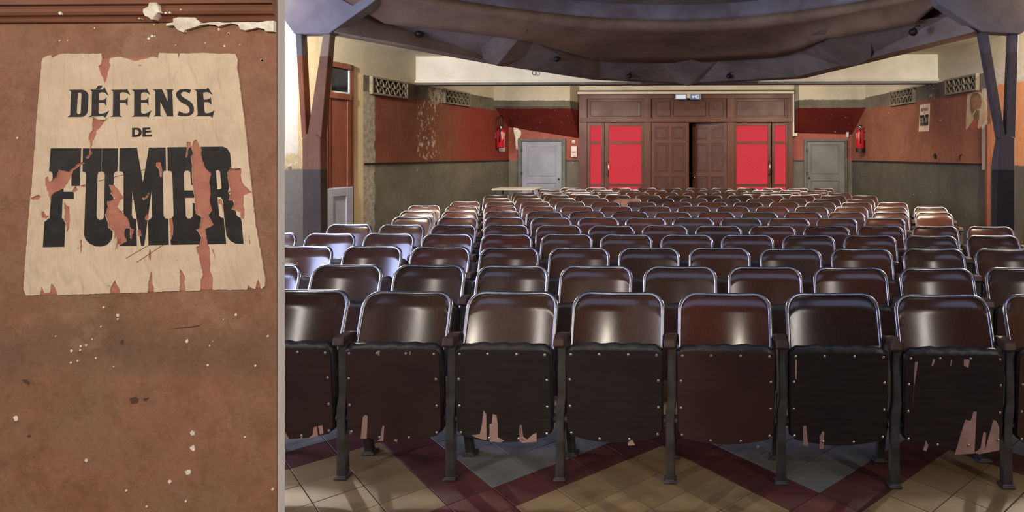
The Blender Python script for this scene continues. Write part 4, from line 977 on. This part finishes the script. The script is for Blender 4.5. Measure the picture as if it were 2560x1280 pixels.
for i in range(ncx):
    for k_ in range(m_):
        k2 = (k_+1) % m_; cu.f.append((i*m_+k_, i*m_+k2, (i+1)*m_+k2, (i+1)*m_+k_))
cu.f.append(tuple(range(m_))); cu.f.append(tuple(ncx*m_+k_ for k_ in range(m_))[::-1])
me_cush = cu.mesh('seat_cushion', smooth=True)
rivs = [(-0.2, 0.592), (-0.068, 0.594), (0.068, 0.594), (0.2, 0.592), (-0.207, 0.472), (0.207, 0.472), (-0.207, 0.345), (0.207, 0.345), (-0.203, 0.216), (0.203, 0.216), (-0.07, 0.190), (0.07, 0.190)]
me_riv = G().tube([(0, 0.001, 0), (0, -0.003, 0), (0, -0.005, 0)], [0.0068, 0.0068, 0.003], 8).mesh('rivet')
# cast iron standard between two seats
XS = PITCH/2
def standard():
    a = G()
    secs = [(0.0, 0.0, 0.030, 0.032), (0.012, 0.0, 0.030, 0.032), (0.014, 0.0, 0.022, 0.021), (0.12, 0.0, 0.020, 0.021), (0.29, 0.0, 0.019, 0.022), (0.335, 0.002, 0.022, 0.024), (0.39, 0.010, 0.020, 0.022), (0.645, 0.010, 0.021, 0.022)]
    for (z, ox, hx, hy) in secs:
        for (sx_, sy) in ((-1, -1), (1, -1), (1, 1), (-1, 1)): a.v.append((ox+sx_*hx, -0.165+sy*hy, z))
    for i in range(len(secs)-1):
        for j in range(4): a.f.append((i*4+j, i*4+(j+1) % 4, (i+1)*4+(j+1) % 4, (i+1)*4+j))
    a.f.append((3, 2, 1, 0)); n = (len(secs)-1)*4; a.f.append((n, n+1, n+2, n+3))
    b = G()
    secs = [(0.0, 0.085, 0.034, 0.034), (0.012, 0.085, 0.034, 0.034), (0.015, 0.082, 0.02, 0.02), (0.14, 0.045, 0.018, 0.018), (0.30, -0.05, 0.017, 0.02), (0.40, -0.09, 0.017, 0.02)]
    for (z, oy, hx, hy) in secs:
        for (sx_, sy) in ((-1, -1), (1, -1), (1, 1), (-1, 1)): b.v.append((sx_*hx, oy+sy*hy, z))
    for i in range(len(secs)-1):
        for j in range(4): b.f.append((i*4+j, i*4+(j+1) % 4, (i+1)*4+(j+1) % 4, (i+1)*4+j))
    b.f.append((3, 2, 1, 0)); n = (len(secs)-1)*4; b.f.append((n, n+1, n+2, n+3))
    c = G().prism([(-0.15, 0.33), (-0.15, 0.45), (-0.155, 0.62), (-0.05, 0.63), (-0.03, 0.60), (-0.07, 0.48), (-0.06, 0.36), (-0.085, 0.31)], lambda u, v, d: (d, u, v), -0.010, 0.010)
    d = G().prism([(-0.215, 0.642), (-0.205, 0.678), (-0.12, 0.682), (-0.06, 0.668), (-0.035, 0.652), (-0.04, 0.634), (-0.12, 0.640), (-0.2, 0.632)], lambda u, v, d: (d, u, v), -0.026, 0.026)
    h = G().tube([(-0.032, -0.155, 0.285), (0.038, -0.155, 0.285)], 0.022, 10)
    return [('leg', a.mesh('leg', 0.003), 'iron'), ('rear_leg', b.mesh('rear_leg', 0.003), 'iron'), ('side_plate', c.mesh('side_plate', 0.003), 'iron'), ('armrest', d.mesh('armrest', 0.005), 'arm_wood'), ('hinge', h.mesh('hinge'), 'iron')]
STD = standard()
for me, m in ((me_back, 'back_ply'), (me_rim, 'chrome'), (me_pan, 'seat_ply'), (me_cush, 'leather'), (me_riv, 'rivet')): me.materials.append(M[m])
for _, me, m in STD: me.materials.append(M[m])
me_back_pale = me_back.copy(); me_back_pale.materials.clear(); me_back_pale.materials.append(M['back_pale'])
me_pan_black = me_pan.copy(); me_pan_black.materials.clear(); me_pan_black.materials.append(M['seat_ply_black'])

T4 = lambda p: ztr(p, 700, 800, 2.667)
T5 = lambda p: ztr(p, 1300, 680, 2.133)
T6 = lambda p: ztr(p, 1920, 800, 2.667)
TORN = {  # torn veneer on the front row, by order from the left
 0: [T4([(35,742),(48,765),(62,790),(35,798)]), T4([(140,772),(152,768),(150,792),(140,788)]), T4([(192,785),(222,760),(226,715),(245,708),(255,772),(200,786)]), T4([(255,706),(285,700),(290,752),(268,765)])],
 1: [T4([(560,640),(575,628),(592,635),(585,785),(545,785)]), T4([(690,700),(702,700),(695,800),(655,800),(675,780)]), T4([(765,800),(770,785),(790,790),(788,808)]), T4([(657,200),(672,200),(668,235),(660,232)]), T4([(868,205),(878,205),(875,232),(868,228)])],
 2: [T4([(1350,690),(1360,600),(1378,625),(1380,795),(1345,790),(1310,780),(1280,765),(1335,758)]), T4([(1400,690),(1415,690),(1420,625),(1445,630),(1455,690),(1455,780),(1500,800),(1470,812),(1400,806)]), T4([(1600,705),(1615,700),(1612,780),(1640,800),(1600,808)]), T5([(0,815),(12,815),(18,875),(40,890),(72,862),(90,855),(90,902),(10,908)])],
 3: [T5([(575,912),(598,895),(606,912),(615,925),(575,928)])],
 4: [T5([(1262,925),(1278,926),(1268,940)])],
 5: [T6([(235,710),(255,710),(270,842),(235,838)]), T6([(345,780),(365,745),(376,750),(372,862),(345,864)]), T6([(180,265),(195,270),(190,400),(183,395)])],
 6: [T6([(1240,890),(1275,770),(1310,660),(1345,665),(1365,605),(1385,605),(1370,884)]), T6([(1370,878),(1410,850),(1430,740),(1448,745),(1440,860),(1480,720),(1495,660),(1515,665),(1535,710),(1535,862),(1400,888)]), T6([(1030,862),(1048,795),(1065,830),(1050,868)]), T6([(962,580),(975,275),(995,275),(970,440)]), T6([(1300,258),(1340,258),(1330,315),(1300,300)]), T6([(1085,300),(1095,258),(1112,258),(1095,300)]), T6([(1208,300),(1215,260),(1222,262),(1215,300)])],
}
FRONT = ['front row folding seat cut off by the partition wall, torn along its lower edge',
         'front row seat with one tall pale sliver torn near its lower left',
         'front row seat with twin pale slivers torn at its lower middle',
         'front row seat with unbroken nearly black underside, left of the clean brown one',
         'front row seat with clean intact brown underside',
         'front row seat with two thin pale slivers at its lower left corner',
         'front row seat with the largest pale torn patch at its lower right',
         'front row folding seat cut off by the right edge of the picture']
ORD = ['first', 'second', 'third', 'fourth', 'fifth', 'sixth', 'seventh', 'eighth', 'ninth', 'tenth', 'eleventh', 'twelfth', 'thirteenth', 'fourteenth', 'fifteenth', 'sixteenth', 'seventeenth']
LEFT = {4: 850, 5: 1000, 6: 1015, 7: 1040, 8: 1140, 9: 1215, 10: 1215, 11: 1290, 12: 1350, 13: 1410}
RIGHT = {4: 2530, 5: 2260, 6: 2390, 7: 2380, 8: 2275, 9: 2190, 10: 2200, 11: 2130, 12: 2075, 13: 2095}
seat_names = 0
for r in range(14):
    Y, ph = ROWS[r]
    row = []
    for n in range(-14, 12):
        X = (n+ph)*PITCH; p = px_of(X, Y)
        hw = F*0.23/Y
        lo = LEFT.get(r); hi = RIGHT.get(r)
        if lo is None and p+hw < 690: continue
        if hi is None and p-hw > 2575: continue
        if lo is not None and p < lo: continue
        if hi is not None and p > hi: continue
        row.append((X, p))
    for i, (X, p) in enumerate(row):
        if r == 0: lab = FRONT[min(i, len(FRONT)-1)]
        else: lab = 'brown plywood cinema seat with chrome rim, %s from left in %s row from camera' % (ORD[i], ORD[r])
        jit = random.uniform(-0.012, 0.012)
        e = empty('cinema_seat', (X, Y+random.uniform(-0.01, 0.01), 0), jit if r else jit*0.5, lab, 'seat', 'folding cinema seats')
        pale = (r == 9 and abs(p-1571) < 40)
        if pale: e['label'] = 'cinema seat with pale bare plywood back, among brown ones, tenth row from camera'
        up_z = 0.014 if r == 0 else 0.0
        bk = link('backrest', me_back_pale if pale else me_back, None, e, loc=(0, 0, up_z))
        link('rim', me_rim, None, e, loc=(0, 0, up_z+random.uniform(-0.002, 0.002)))
        cs_ = link('seat_cushion', me_cush, None, e, loc=(0, 0, 0.015))
        pn = link('seat_panel', me_pan_black if (r == 0 and i in (2, 3, 5, 6)) else me_pan, None, e, loc=(0, 0, 0.015))
        if r == 0:
            for (rx, rz_) in rivs: link('rivet', me_riv, None, pn, loc=(rx, pan_y(rz_), rz_))
            for pts in TORN.get(i, []):
                def tp(u, v, d):
                    q = at(u, v, Y-0.2); yy = Y-0.2
                    for _ in range(3): yy = Y+pan_y(q.z-0.015); q = at(u, v, yy)
                    return (q.x-X, pan_y(q.z-0.015)-d, q.z-0.015)
                G().prism(pts, tp, 0.0, 0.0012).build('torn_veneer', 'veneer_pale', pn)
        ends = [-XS]
        if i == len(row)-1: ends.append(XS)
        for x in ends:
            for nm, me, _ in STD:
                if nm == 'hinge' and r > 2: continue
                link(nm, me, None, e, loc=(x, 0, 0))
